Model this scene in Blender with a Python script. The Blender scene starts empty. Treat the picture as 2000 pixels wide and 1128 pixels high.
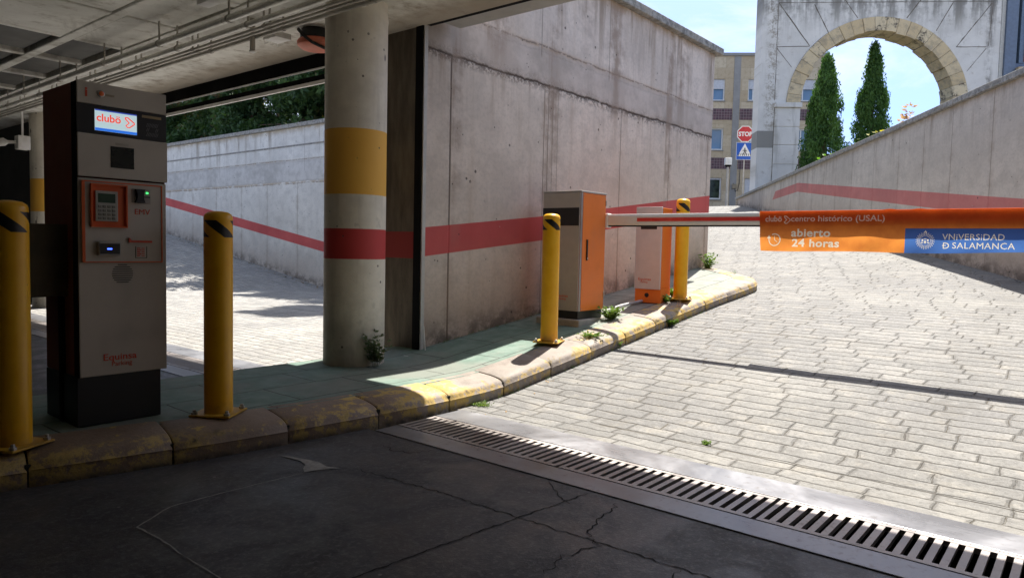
import bpy, bmesh, math, random
from mathutils import Vector, Matrix
R = math.radians
rnd = random.Random(7)
scene = bpy.context.scene
COL = scene.collection
# ---------------------------------------------------------------- camera
# world axes: +X runs up the right-hand ramp, +Y runs up the left-hand ramp, z = 0 is the garage floor
CAM_H, HEAD, PITCH, ROLL, FPX = 1.10, R(39.5), R(3.4), R(1.3), 1390.0
fwd = Vector((math.cos(HEAD), math.sin(HEAD), 0)); rgt = Vector((math.sin(HEAD), -math.cos(HEAD), 0)); zz = Vector((0, 0, 1))
fw = math.cos(PITCH)*fwd - math.sin(PITCH)*zz
up0 = math.sin(PITCH)*fwd + math.cos(PITCH)*zz
cR = math.cos(ROLL)*rgt + math.sin(ROLL)*up0
cU = -math.sin(ROLL)*rgt + math.cos(ROLL)*up0
cam_d = bpy.data.cameras.new('camera'); cam = bpy.data.objects.new('camera', cam_d); COL.objects.link(cam)
cam.matrix_world = Matrix(((cR.x, cU.x, -fw.x, 0), (cR.y, cU.y, -fw.y, 0), (cR.z, cU.z, -fw.z, CAM_H), (0, 0, 0, 1)))
cam_d.sensor_width = 36; cam_d.lens = FPX/2000*36; cam_d.clip_start = .05; cam_d.clip_end = 2000
scene.camera = cam
# ---------------------------------------------------------------- light
SUN = Vector((.5, .135, 1.0)).normalized()
sl = bpy.data.lights.new('sun', 'SUN'); sl.energy = 4.3; sl.angle = R(.5); sl.color = (1, .94, .84)
so = bpy.data.objects.new('sun', sl); COL.objects.link(so); so.rotation_euler = SUN.to_track_quat('Z', 'Y').to_euler(); so.location = (5, 0, 30)
w = bpy.data.worlds.new('World'); scene.world = w; w.use_nodes = True
nt = w.node_tree; nt.nodes.clear()
wo = nt.nodes.new('ShaderNodeOutputWorld'); bg = nt.nodes.new('ShaderNodeBackground'); sky = nt.nodes.new('ShaderNodeTexSky')
sky.sky_type = 'NISHITA'; sky.sun_disc = False; sky.sun_elevation = math.asin(SUN.z); sky.sun_rotation = math.atan2(SUN.x, SUN.y)
sky.air_density = 1.0; sky.dust_density = .8; sky.ozone_density = 1.2
tc = nt.nodes.new('ShaderNodeTexCoord'); mp = nt.nodes.new('ShaderNodeMapping'); mp.inputs['Scale'].default_value = (1.2, 1.2, 3.4)
mp.inputs['Rotation'].default_value = (.1, .25, .6)
nz = nt.nodes.new('ShaderNodeTexNoise'); nz.inputs['Scale'].default_value = 2.6; nz.inputs['Detail'].default_value = 8; nz.inputs['Roughness'].default_value = .62; nz.inputs['Distortion'].default_value = .5
mr = nt.nodes.new('ShaderNodeMapRange'); mr.inputs[1].default_value = .46; mr.inputs[2].default_value = .70; mr.inputs[3].default_value = .05; mr.inputs[4].default_value = .9
mx = nt.nodes.new('ShaderNodeMixRGB'); mx.inputs[2].default_value = (3.7, 3.85, 4.0, 1)
L = nt.links.new
L(tc.outputs['Generated'], mp.inputs[0]); L(mp.outputs[0], nz.inputs[0]); L(nz.outputs[0], mr.inputs[0]); L(mr.outputs[0], mx.inputs[0])
sx_ = nt.nodes.new('ShaderNodeSeparateXYZ'); L(tc.outputs['Generated'], sx_.inputs[0])
m2 = nt.nodes.new('ShaderNodeMapRange'); m2.interpolation_type = 'SMOOTHSTEP'; m2.inputs[1].default_value = .0; m2.inputs[2].default_value = .75
L(sx_.outputs[2], m2.inputs[0]); tn = nt.nodes.new('ShaderNodeMixRGB'); tn.inputs[1].default_value = (.40, .49, .84, 1); tn.inputs[2].default_value = (1.25, 1.10, .93, 1); L(m2.outputs[0], tn.inputs[0])
ml_ = nt.nodes.new('ShaderNodeMixRGB'); ml_.blend_type = 'MULTIPLY'; ml_.inputs[0].default_value = 1; L(sky.outputs[0], ml_.inputs[1]); L(tn.outputs[0], ml_.inputs[2])
L(ml_.outputs[0], mx.inputs[1]); L(mx.outputs[0], bg.inputs[0]); bg.inputs[1].default_value = .125; L(bg.outputs[0], wo.inputs[0])
vs = scene.view_settings; vs.view_transform = 'Standard'; vs.look = 'None'; vs.gamma = 1; vs.use_curve_mapping = False; vs.exposure = 1.25
scene.render.engine = 'CYCLES'
cy = scene.cycles
cy.max_bounces = 10; cy.diffuse_bounces = 7; cy.glossy_bounces = 4; cy.transmission_bounces = 4; cy.transparent_max_bounces = 6
cy.sample_clamp_indirect = 6; cy.caustics_reflective = False; cy.caustics_refractive = False
try:
    cy.use_denoising = True; cy.denoiser = 'OPENIMAGEDENOISE'
except Exception: pass

# ---------------------------------------------------------------- node helpers
class S:
    def __init__(s, g, k): s.g, s.k = g, k
    def __add__(s, o): return s.g.m('ADD', s, o)
    __radd__ = __add__
    def __sub__(s, o): return s.g.m('SUBTRACT', s, o)
    def __rsub__(s, o): return s.g.m('SUBTRACT', o, s)
    def __mul__(s, o): return s.g.m('MULTIPLY', s, o)
    __rmul__ = __mul__
    def __truediv__(s, o): return s.g.m('DIVIDE', s, o)
    def abs(s): return s.g.m('ABSOLUTE', s)
class G:
    def __init__(g, name, rough=.8, metal=0, spec=.5):
        g.mat = bpy.data.materials.new(name); g.mat.use_nodes = True; g.nt = g.mat.node_tree
        g.b = g.nt.nodes['Principled BSDF']; g.b.inputs['Roughness'].default_value = rough; g.b.inputs['Metallic'].default_value = metal
        g.b.inputs['Specular IOR Level'].default_value = spec
        g._geo = g._tc = None
    def n(g, t): return g.nt.nodes.new('ShaderNode'+t)
    def put(g, inp, v):
        if isinstance(v, S): g.nt.links.new(v.k, inp)
        elif isinstance(v, (int, float)): inp.default_value = v
        else: inp.default_value = tuple(v)+((1,) if len(inp.default_value) == 4 and len(v) == 3 else ())
    def m(g, op, a, b=None, c=None, clamp=False):
        x = g.n('Math'); x.operation = op; x.use_clamp = clamp
        for i, v in enumerate((a, b, c)):
            if v is not None: g.put(x.inputs[i], v)
        return S(g, x.outputs[0])
    @property
    def pos(g):
        if not g._geo: g._geo = g.n('NewGeometry')
        return S(g, g._geo.outputs['Position'])
    @property
    def nor(g):
        g.pos; return S(g, g._geo.outputs['Normal'])
    @property
    def obj(g):
        if not g._tc: g._tc = g.n('TexCoord')
        return S(g, g._tc.outputs['Object'])
    def sep(g, v):
        x = g.n('SeparateXYZ'); g.put(x.inputs[0], v); return [S(g, o) for o in x.outputs]
    def comb(g, a, b, c=0.0):
        x = g.n('CombineXYZ')
        for i, v in enumerate((a, b, c)): g.put(x.inputs[i], v)
        return S(g, x.outputs[0])
    def vadd(g, a, b, sc=None):
        x = g.n('VectorMath'); x.operation = 'ADD' if sc is None else 'MULTIPLY_ADD'
        if sc is None: g.put(x.inputs[0], a); g.put(x.inputs[1], b)
        else: g.put(x.inputs[0], b); g.put(x.inputs[1], (sc, sc, sc)); g.put(x.inputs[2], a)
        return S(g, x.outputs[0])
    def vmul(g, a, b):
        x = g.n('VectorMath'); x.operation = 'MULTIPLY'; g.put(x.inputs[0], a); g.put(x.inputs[1], b); return S(g, x.outputs[0])
    def noise(g, v, scale=1, detail=4, rough=.6, dist=0, col=False):
        x = g.n('TexNoise'); g.put(x.inputs['Vector'], v)
        for k, q in (('Scale', scale), ('Detail', detail), ('Roughness', rough), ('Distortion', dist)): x.inputs[k].default_value = q
        return S(g, x.outputs[1 if col else 0])
    def vor(g, v, scale, feat='F1', out=0, rand=1):
        x = g.n('TexVoronoi'); x.feature = feat; g.put(x.inputs['Vector'], v); x.inputs['Scale'].default_value = scale; x.inputs['Randomness'].default_value = rand
        return S(g, x.outputs[out])
    def brick(g, v, w, h, mortar, smooth=.1, off=.5):
        x = g.n('TexBrick'); g.put(x.inputs['Vector'], v); x.offset = off
        for k, q in (('Scale', 1), ('Mortar Size', mortar), ('Mortar Smooth', smooth), ('Bias', 0), ('Brick Width', w), ('Row Height', h)): x.inputs[k].default_value = q
        x.inputs['Color1'].default_value = (0, 0, 0, 1); x.inputs['Color2'].default_value = (1, 1, 1, 1); x.inputs['Mortar'].default_value = (.5, .5, .5, 1)
        return S(g, x.outputs['Fac']), S(g, x.outputs['Color'])
    def ss(g, x, a, b, lo=0, hi=1):
        q = g.n('MapRange'); q.interpolation_type = 'SMOOTHSTEP'; g.put(q.inputs[0], x)
        for i, v in enumerate((a, b, lo, hi)): g.put(q.inputs[i+1], v)
        return S(g, q.outputs[0])
    def mix(g, f, a, b, mode='MIX'):
        x = g.n('MixRGB'); x.blend_type = mode; g.put(x.inputs[0], f); g.put(x.inputs[1], a); g.put(x.inputs[2], b); return S(g, x.outputs[0])
    def out(g, col, rough=None, bump=None, bd=.01, bs=.6, metal=None, sub=None):
        g.put(g.b.inputs['Base Color'], col)
        if rough is not None: g.put(g.b.inputs['Roughness'], rough)
        if metal is not None: g.put(g.b.inputs['Metallic'], metal)
        if bump is not None:
            x = g.n('Bump'); x.inputs['Distance'].default_value = bd; x.inputs['Strength'].default_value = bs
            g.put(x.inputs['Height'], bump); g.nt.links.new(x.outputs[0], g.b.inputs['Normal'])
        return g.mat
def grey(v): return (v, v, v)
def plain(name, col, rough=.6, metal=0, var=.12, scale=8, bump=0, spec=.5, dirt=None, dirtamt=.5):
    g = G(name, rough, metal, spec); p = g.obj
    n1 = g.noise(p, scale, 5, .65); n2 = g.noise(p, scale*.23, 3)
    c = g.mix(g.ss(n1, .25, .75), [x*(1-var) for x in col], [min(1, x*(1+var)) for x in col])
    if dirt: c = g.mix(g.ss(n2 + n1*.5, .72, .98)*dirtamt, c, dirt)
    return g.out(c, g.ss(n2, .3, .7, rough*.85, min(1, rough*1.15)), n1 if bump else None, bump or .01)
def emis(name, col, st):
    g = G(name, .4); g.put(g.b.inputs['Base Color'], col); g.put(g.b.inputs['Emission Color'], col); g.b.inputs['Emission Strength'].default_value = st; return g.mat

# ---------------------------------------------------------------- object helpers
def setp(o, label=None, cat=None, group=None, kind=None):
    if label: o['label'] = label
    if cat: o['category'] = cat
    if group: o['group'] = group
    if kind: o['kind'] = kind
    return o
def thing(name, label, cat, loc=(0, 0, 0), rz=0, group=None):
    o = bpy.data.objects.new(name, None); COL.objects.link(o); o.location = loc; o.rotation_euler = (0, 0, rz); o.empty_display_size = .1
    return setp(o, label, cat, group)
class MB:
    def __init__(s): s.v = []; s.f = []
    def add(s, vs, fs):
        n = len(s.v); s.v += [tuple(x) for x in vs]; s.f += [tuple(i+n for i in f) for f in fs]; return s
    def box(s, x0, y0, z0, x1, y1, z1):
        v = [(x, y, z) for z in (z0, z1) for y in (y0, y1) for x in (x0, x1)]
        return s.add(v, [(0, 2, 3, 1), (4, 5, 7, 6), (0, 1, 5, 4), (2, 6, 7, 3), (0, 4, 6, 2), (1, 3, 7, 5)])
    def prism(s, pts, z0, z1, axis='z'):
        n = len(pts)
        if callable(z0): a, b = z0, z1
        else: a, b = (lambda p: z0), (lambda p: z1)
        def q(p, z): return {'z': (p[0], p[1], z), 'y': (p[0], z, p[1]), 'x': (z, p[0], p[1])}[axis]
        v = [q(p, a(p)) for p in pts]+[q(p, b(p)) for p in pts]
        f = [tuple(range(n-1, -1, -1)), tuple(range(n, 2*n))]+[(i, (i+1) % n, (i+1) % n+n, i+n) for i in range(n)]
        return s.add(v, f)
    def tube(s, pts, r, seg=10, cap=True):
        pts = [Vector(p) for p in pts]; rings = []
        rr = r if isinstance(r, (list, tuple)) else [r]*len(pts)
        up = None
        for i, p in enumerate(pts):
            d = (pts[min(i+1, len(pts)-1)]-pts[max(i-1, 0)]).normalized()
            if up is None: up = Vector((0, 0, 1)) if abs(d.z) < .9 else Vector((1, 0, 0))
            a = d.cross(up).normalized(); b = a.cross(d).normalized(); up = b
            rings.append([p+rr[i]*(math.cos(2*math.pi*k/seg)*a+math.sin(2*math.pi*k/seg)*b) for k in range(seg)])
        v = [x for q in rings for x in q]; f = []
        for i in range(len(pts)-1):
            for k in range(seg): f.append((i*seg+k, i*seg+(k+1) % seg, (i+1)*seg+(k+1) % seg, (i+1)*seg+k))
        if cap: f.append(tuple(range(seg-1, -1, -1))); f.append(tuple((len(pts)-1)*seg+k for k in range(seg)))
        return s.add(v, f)
    def lathe(s, prof, seg=24, c=(0, 0, 0)):
        v = []; f = []
        for r, z in prof:
            for k in range(seg): a = 2*math.pi*k/seg; v.append((c[0]+r*math.cos(a), c[1]+r*math.sin(a), c[2]+z))
        for i in range(len(prof)-1):
            for k in range(seg): f.append((i*seg+k, i*seg+(k+1) % seg, (i+1)*seg+(k+1) % seg, (i+1)*seg+k))
        f.append(tuple(range(seg-1, -1, -1))); f.append(tuple((len(prof)-1)*seg+k for k in range(seg)))
        return s.add(v, f)
    def grid(s, xs, ys, zf):
        n = len(s.v); s.v += [(x, y, zf(x, y)) for y in ys for x in xs]; a = len(xs)
        s.f += [(n+j*a+i, n+j*a+i+1, n+(j+1)*a+i+1, n+(j+1)*a+i) for j in range(len(ys)-1) for i in range(a-1)]
        return s
    def ribbon(s, pts, w, z=0, jag=0, r=rnd, step=.05, taper=True):
        # flat jagged strip along a 2D polyline
        P = []
        for (a, b) in zip(pts, pts[1:]):
            a = Vector(a); b = Vector(b); n = max(1, int((b-a).length/step))
            for i in range(n): P.append(a+(b-a)*i/n)
        P.append(Vector(pts[-1])); m = len(P); v = []
        for i, p in enumerate(P):
            d = (P[min(i+1, m-1)]-P[max(i-1, 0)]).normalized(); nn = Vector((-d.y, d.x))
            if 0 < i < m-1: p = p+nn*r.uniform(-jag, jag)
            ww = w*r.uniform(.45, 1.2)*(min(1, .2+min(i, m-1-i)/3) if taper else 1)
            v += [(p.x+nn.x*ww/2, p.y+nn.y*ww/2, z), (p.x-nn.x*ww/2, p.y-nn.y*ww/2, z)]
        return s.add(v, [(2*i+1, 2*i+3, 2*i+2, 2*i) for i in range(m-1)])
    def obj(s, name, mat, parent=None, smooth=False, bevel=0, bseg=2):
        me = bpy.data.meshes.new(name); me.from_pydata(s.v, [], s.f); me.update()
        bm = bmesh.new(); bm.from_mesh(me); bmesh.ops.recalc_face_normals(bm, faces=bm.faces) if not getattr(s, 'flat', 0) else None
        bm.to_mesh(me); bm.free()
        if smooth:
            for p in me.polygons: p.use_smooth = True
            try: me.set_sharp_from_angle(angle=R(40))
            except Exception: pass
        o = bpy.data.objects.new(name, me); COL.objects.link(o)
        for m_ in (mat if isinstance(mat, list) else [mat]): me.materials.append(m_)
        if parent: o.parent = parent
        if bevel:
            md = o.modifiers.new('bevel', 'BEVEL'); md.width = bevel; md.segments = bseg; md.limit_method = 'ANGLE'; md.angle_limit = R(40)
        return o
def struct(o, kind='structure'): o['kind'] = kind; return o
def part_at(o, loc, rot=(0, 0, 0)): o.location = loc; o.rotation_euler = rot; return o
_txt = {}
def text(name, s, size, mat, parent, M, depth=.0015, align='LEFT', bold=0, space=1.0, sx=1.0):
    """lettering as a thin solid mesh; M places local (x right, y up, z out)"""
    cu = bpy.data.curves.new('t', 'FONT'); cu.body = s; cu.size = size; cu.align_x = align; cu.extrude = depth/2; cu.offset = bold; cu.space_character = space
    cu.resolution_u = 3
    ob = bpy.data.objects.new('t', cu); COL.objects.link(ob); dg = bpy.context.evaluated_depsgraph_get(); dg.update()
    me = bpy.data.meshes.new_from_object(ob.evaluated_get(dg)); bpy.data.objects.remove(ob)
    me.transform(M @ Matrix.Diagonal((sx, 1, 1, 1))); me.materials.clear(); me.materials.append(mat); me.name = name
    o = bpy.data.objects.new(name, me); COL.objects.link(o)
    if parent: o.parent = parent
    return o
def frame(o, x, y, z): # matrix from origin and three axes
    x, y, z = Vector(x), Vector(y), Vector(z)
    return Matrix(((x.x, y.x, z.x, o[0]), (x.y, y.y, z.y, o[1]), (x.z, y.z, z.z, o[2]), (0, 0, 0, 1)))
def copy_tree(o, parent=None):
    c = o.copy(); COL.objects.link(c)
    if parent: c.parent = parent; c.matrix_parent_inverse = o.matrix_parent_inverse.copy()
    for ch in list(o.children): copy_tree(ch, c)
    return c
def interp(x, xs, ys):
    if x <= xs[0]: return ys[0]
    for i in range(len(xs)-1):
        if x <= xs[i+1]: return ys[i]+(ys[i+1]-ys[i])*(x-xs[i])/(xs[i+1]-xs[i])
    return ys[-1]

# ---------------------------------------------------------------- site geometry
STREET = 3.1
def zr(x):   # right ramp profile
    if x < 3.7: return 0.0
    if x < 4.1: return .12*(x-3.7)**2/.8
    if x < 29: return .12*(x-3.9)
    return min(STREET, 3.012+.06*(x-29))
def zl(y):   # left ramp profile
    if y < 14.6: return 0.0
    return min(STREET, .155*(y-14.9)) if y > 15.2 else .155*(y-14.6)**2/1.2*.75/1.0*.5
WY = 4.54
def rw(x): return .87+.596*(x-10.98)      # right-hand wall line, y of x
def lw(x): return 4.90+.6*(x-10.5)

# ---------------------------------------------------------------- materials
def wall_mat(name, u_of, tone, joints, seams, stripe=None, base=None, dirt=.5, top=None, seam2=(), pits=True, lowjoint=99, streaks=()):
    """board-marked concrete: u = distance along the wall, z = height"""
    g = G(name, .88); x, y, z = g.sep(g.pos); u = u_of(g, x, y)
    p2 = g.comb(u, z)
    n0 = g.noise(p2, .9, 5, .6, .3); n1 = g.noise(p2, 4.5, 6, .65); n2 = g.noise(p2, 26, 4, .7)
    st = g.noise(g.comb(u*5.5, z*.42), 1, 5, .6); st2 = g.noise(g.comb(u*16, z*.8, 3.0), 1, 4, .6)
    t = tone
    c = g.mix(g.ss(n0, .3, .7), [q*.86 for q in t], [q*1.08 for q in t])
    c = g.mix(g.ss(n1, .42, .68)*.5, c, [q*.68 for q in t])
    c = g.mix(g.ss(st2, .5, .78)*.2, c, [t[0]*1.1, t[1]*1.12, t[2]*1.15])
    c = g.mix(g.ss(n2, .42, .7)*.35, c, [q*.6 for q in t])
    c = g.mix(g.ss(st, .5, .78)*.4*dirt*2, c, (t[0]*.62, t[1]*.55, t[2]*.46))
    wob = (n1-.5)*.07+(n2-.5)*.03
    bump = n2*.25+n1*.2
    for (zj, kind) in joints:
        d = (z-zj+wob+ (n0-.5)*.05).abs()
        if kind == 'band':   # a greyer lift below this line, down to the next
            pass
        if kind == 'rough':
            lw_ = g.noise(p2, 7, 5, .75)
            mk = g.m('MULTIPLY', g.ss(d, .028, .004), g.ss(lw_+n2*.3, .42, .56))
            mk2 = g.m('MULTIPLY', g.ss(d, .10, .0), g.ss(n2+lw_*.5, .68, .80))
            mk = g.m('MAXIMUM', mk, mk2*.8)
            c = g.mix(mk, c, (.075, .05, .035)); bump = bump-mk*1.2
            below = g.m('MULTIPLY', g.ss(zj-z, 0, .03), g.ss(zj-z, .75, .0))
            c = g.mix(g.m('MULTIPLY', below, g.ss(st2*.6+st*.5, .52, .72))*.5, c, (t[0]*.42, t[1]*.34, t[2]*.27))
        if kind == 'line':
            mk = g.ss((z-zj+wob*.25).abs(), .016, .004)
            c = g.mix(mk*.6, c, (.13, .10, .08)); bump = bump-mk
        if kind == 'light':
            mk = g.ss(d, .075, .0)*g.ss(n1, .34, .56)
            c = g.mix(mk*.75, c, (t[0]*.62, t[1]*.48, t[2]*.32)); bump = bump-mk*.6
            mk = g.ss((d-.03).abs(), .018, 0)*g.ss(n2+n1*.4, .55, .75)
            c = g.mix(mk*.7, c, (.1, .08, .07))
    if len(joints) >= 2:
        z0, z1 = joints[0][0], joints[1][0]
        band = g.m('MULTIPLY', g.ss(z+wob*.8, z0, z0+.03), g.ss(z+wob*.8, z1+.03, z1))
        c = g.mix(band*.8, c, g.mix(g.ss(n1+n0*.6, .6, 1.0), (t[0]*.55, t[1]*.545, t[2]*.55), (t[0]*.86, t[1]*.86, t[2]*.88)))
    for i, us in enumerate(seams):
        us, wd, dk = us if isinstance(us, tuple) else (us, .008, .75)
        hide = g.ss(z, lowjoint+.02, lowjoint-.02) if lowjoint < 50 else 1.0
        mk = g.ss((u-us+(st-.5)*.02+(n2-.5)*.006).abs(), wd*1.6, wd*.3)*hide
        c = g.mix(mk*dk, c, (.09, .065, .05)); bump = bump-mk*.8
        halo = g.ss((u-us).abs(), .10, .0)*g.ss(n1+st2*.3, .5, .85)*hide
        c = g.mix(halo*.45, c, (t[0]*.55, t[1]*.48, t[2]*.42))
    for us in seam2:
        mk = g.ss((u-us).abs(), .012, .003)*g.ss(z, lowjoint+.25, lowjoint+.3)
        c = g.mix(mk*.5, c, (.14, .11, .09)); bump = bump-mk*.6
    if stripe:
        cz, hw, dens, extra = stripe(g, u, z)
        e = g.ss((z-cz).abs()+(n2-.5)*.004, hw+.004, hw-.004)
        if extra is not None: e = g.m('MULTIPLY', e, extra)*.78
        wear = g.ss(n2+n1*.6+st2*.4, 1.30, 1.18)*.96
        rc = g.mix(g.ss(n0, .3, .7), (.48*dens, .06, .06), (.60*dens, .09, .085))
        c = g.mix(g.m('MULTIPLY', e, wear), c, rc)
    for (us, uw, zt, zb_) in streaks:
        mk = g.m('MULTIPLY', g.m('MULTIPLY', g.ss((u-us+(st-.5)*.3).abs(), uw, uw*.2), g.ss(z+(n0-.5)*.8, zb_, zt)), g.ss(st*.5+n1*.5, .40, .60))
        c = g.mix(mk*.8, c, (t[0]*.42, t[1]*.36, t[2]*.32))
    if top is not None:
        dk = g.ss(z+(n0-.5)*.8, top-1.1, top-.02)
        drip = g.noise(g.comb(u*4.2, z*.35, 9.), 1, 6, .7)
        c = g.mix(g.m('MULTIPLY', dk, g.ss(drip, .48, .66))*(.85 if top > 3.9 else .55), c, (t[0]*.38, t[1]*.33, t[2]*.28))
        c = g.mix(g.m('MULTIPLY', g.ss(z, top-.16, top-.02), g.ss(n1, .35, .6))*.55, c, (t[0]*.6, t[1]*.47, t[2]*.3))
    if base is not None:
        h = z-base(g, u)
        c = g.mix(g.ss(h+(n1-.5)*.6+(n0-.5)*.6, 1.0, .0)*(.75 if top and top > 3.9 and tone[0] < .6 else .35), c, (t[0]*.60, t[1]*.40, t[2]*.28))
        c = g.mix(g.m('MULTIPLY', g.ss(h, .28, .0), g.ss(n1+n2*.3, .5, .75))*.7, c, (.09, .07, .055))
    if pits:
        v = g.vor(g.comb(u, z), 4.3); pm = g.m('MULTIPLY', g.ss(v, .075, .045), g.ss(n0+n1*.3, .55, .68))
        v2 = g.vor(g.comb(u, z, 5.), 11); pm2 = g.m('MULTIPLY', g.ss(v2, .11, .06), g.ss(n1, .52, .6))
        pm = g.m('MAXIMUM', pm, pm2); c = g.mix(pm*.8, c, (.07, .055, .045)); bump = bump-pm
    return g.out(c, .88, bump, .012, .55)
def pl(*pairs):  # piecewise linear max of lines (intercept, slope)
    def f(g, u):
        r = None
        for a, b in pairs:
            e = u*b+a; r = e if r is None else g.m('MAXIMUM', r, e)
        return r
    return f
TONE = (.70, .60, .51)
M_wallL = wall_mat('ramp_wall_concrete', lambda g, x, y: x, TONE, [(2.78, 'rough'), (3.13, 'light')],
    [(4.59, .010, .95), (5.97, .006, .7), (6.04, .006, .75), (6.12, .005, .5), (6.21, .005, .5), (7.5, .008, .6), (8.75, .007, .6), 9.95],
    stripe=lambda g, u, z: (g.m('MAXIMUM', u*.103+.682, u*.1216+.571), .126, 1.0, None),
    base=pl((.15, 0), (-.318, .12)), dirt=.5, top=4.0, seam2=(5.9, 7.2, 8.9), lowjoint=2.78, streaks=[(6.75, .22, 4.1, 3.1), (7.35, .30, 3.15, 2.4), (5.2, .35, 3.3, 2.5), (9.1, .25, 3.2, 2.3), (6.1, .18, 2.9, .6), (8.75, .12, 2.9, .8), (4.68, .10, 2.9, .3)])
TF = (.72, .70, .65)
M_wallF = wall_mat('far_wall_concrete', lambda g, x, y: y, TF, [(2.62, 'light'), (3.16, 'light'), (3.56, 'line')],
    [12.2, 13.6, 14.6, (15.9, .007, .6), (17.3, .007, .6), (18.6, .007, .5), 20.0, (21.4, .006, .5), 22.9, 24.3, 26, 28],
    stripe=lambda g, u, z: (g.m('MAXIMUM', u*.155-1.30, .82), .125, 1.0, None),
    base=pl((0, 0), (-2.31, .155)), dirt=.22, top=4.0, seam2=(12.0, 15.6, 19.8, 24), lowjoint=2.62)
TR = (.60, .54, .47)
M_wallR = wall_mat('right_wall_concrete', lambda g, x, y: x, TR, [],
    [(i*1.02+3.3+.13*math.sin(i*5), .006, .6) for i in range(27)],
    stripe=lambda g, u, z: (g.m('MINIMUM', u*.1256+.347, 2.965), .125, .95, g.ss(u+z*1.4, 27.8, 27.7)),
    base=pl((0, 0), (-.468, .12)), dirt=.28, top=3.4)
def cop_mat():
    g = G('coping_concrete', .92); p = g.pos; n1 = g.noise(p, 14, 6, .7); n2 = g.noise(p, 2.2, 4); n3 = g.noise(p, 60, 3)
    c = g.mix(g.ss(n1, .3, .7), (.15, .145, .135), (.42, .41, .38)); c = g.mix(g.ss(n2, .45, .7)*.6, c, (.36, .32, .25))
    c = g.mix(g.ss(n3, .5, .7)*.5, c, (.11, .105, .10)); return g.out(c, .92, n1+n3*.4, .02, .7)
M_cop = cop_mat()
def cobble_mat(name='stamped_cobble_paving', k=1.0):
    g = G(name, .72, spec=.35); x, y, z = g.sep(g.pos); p = g.comb(y, x)
    nb = g.noise(p, 3.2, 3, .5, col=True)
    q = g.vadd(p, g.vadd(nb, (-.5, -.5, -.5)), .075)
    nc = g.noise(p, 22, 3, .6, col=True); q = g.vadd(q, g.vadd(nc, (-.5, -.5, -.5)), .014)
    row_ = g.m('FLOOR', (x+g.noise(g.comb(y*.9, x*.9), 1.3, 3)*.10)/.132)
    q = g.vadd(q, g.comb((g.noise(g.comb(y*1.5, row_*7.31), 1.0, 1)-.5)*.55+row_*.117, g.noise(g.comb(y*.9, x*.9), 1.3, 3)*.10))
    f, cc = g.brick(q, .33, .132, .0042, .6, .43)
    f2, _ = g.brick(q, .33, .132, .019, 1.0, .43)
    gj = g.m('MAXIMUM', g.m('MULTIPLY', g.ss((x-3.76+(g.noise(p, 2.5, 4)-.5)*.05).abs(), .010, .003), g.ss(y, 2.5, 2.3)), g.ss((x-6.71+(g.noise(p, 2.5, 4)-.5)*.04).abs(), .012, .004))
    n0 = g.noise(p, .55, 4, .6); n1 = g.noise(p, 5, 5, .65); n2 = g.noise(p, 45, 4, .7); n3 = g.noise(p, 150, 2, .6)
    tone = g.sep(cc)[0]
    c = g.mix(g.ss(tone*.25+n1*.9, .35, .9), (.183, .182, .182), (.29, .285, .28))
    c = g.mix(g.ss(n0, .42, .66)*.55, c, (.17, .17, .18)); c = g.mix(g.ss(n1, .5, .72)*.5, c, (.33, .305, .265))
    c = g.mix(g.ss(n2, .48, .68)*.5, c, (.12, .117, .115)); c = g.mix(g.ss(n3, .58, .70)*.5, c, (.50, .49, .47))
    oil = g.ss(g.noise(p, 1.1, 6, .6, .8), .56, .72); c = g.mix(oil*.55, c, (.12, .116, .11)); tyre = g.m('MULTIPLY', g.m('MAXIMUM', g.ss((y-2.35+(n0-.5)*.6).abs(), .28, .05), g.ss((y-.75+(n0-.5)*.6).abs(), .28, .05)), g.ss(n1+n0*.4, .55, .85)); c = g.mix(tyre*.35, c, (.11, .107, .105)); pal = g.ss(g.noise(g.vadd(p, (7, 3, 0)), .8, 4, .6), .52, .66); c = g.mix(pal*.3, c, (.34, .33, .31)); n4 = g.noise(p, 13, 6, .75); c = g.mix(g.ss(n4, .50, .66)*.5, c, (.13, .125, .12)); c = g.mix(g.ss(n4, .46, .30)*.45, c, (.40, .39, .375))
    c = g.mix(g.m('MAXIMUM', gj, g.m('MULTIPLY', f, g.ss(n1+n2*.35, .46, .74))), c, g.mix(g.ss(n0, .4, .6), (.07, .065, .06), (.13, .115, .09)))
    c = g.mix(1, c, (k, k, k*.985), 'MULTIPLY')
    return g.out(c, g.ss(n2, .3, .7, .62, .85), n2*.25+n3*.14+n4*.5-f2*.85-f*.4-gj+n1*.3, .015, .85)
M_cob = cobble_mat(k=.93); M_cob2 = cobble_mat('brightened_cobble_paving', 1.35)  # paler copy: sunlit brightness and ceiling bounce put into the side ramp's colour
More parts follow.
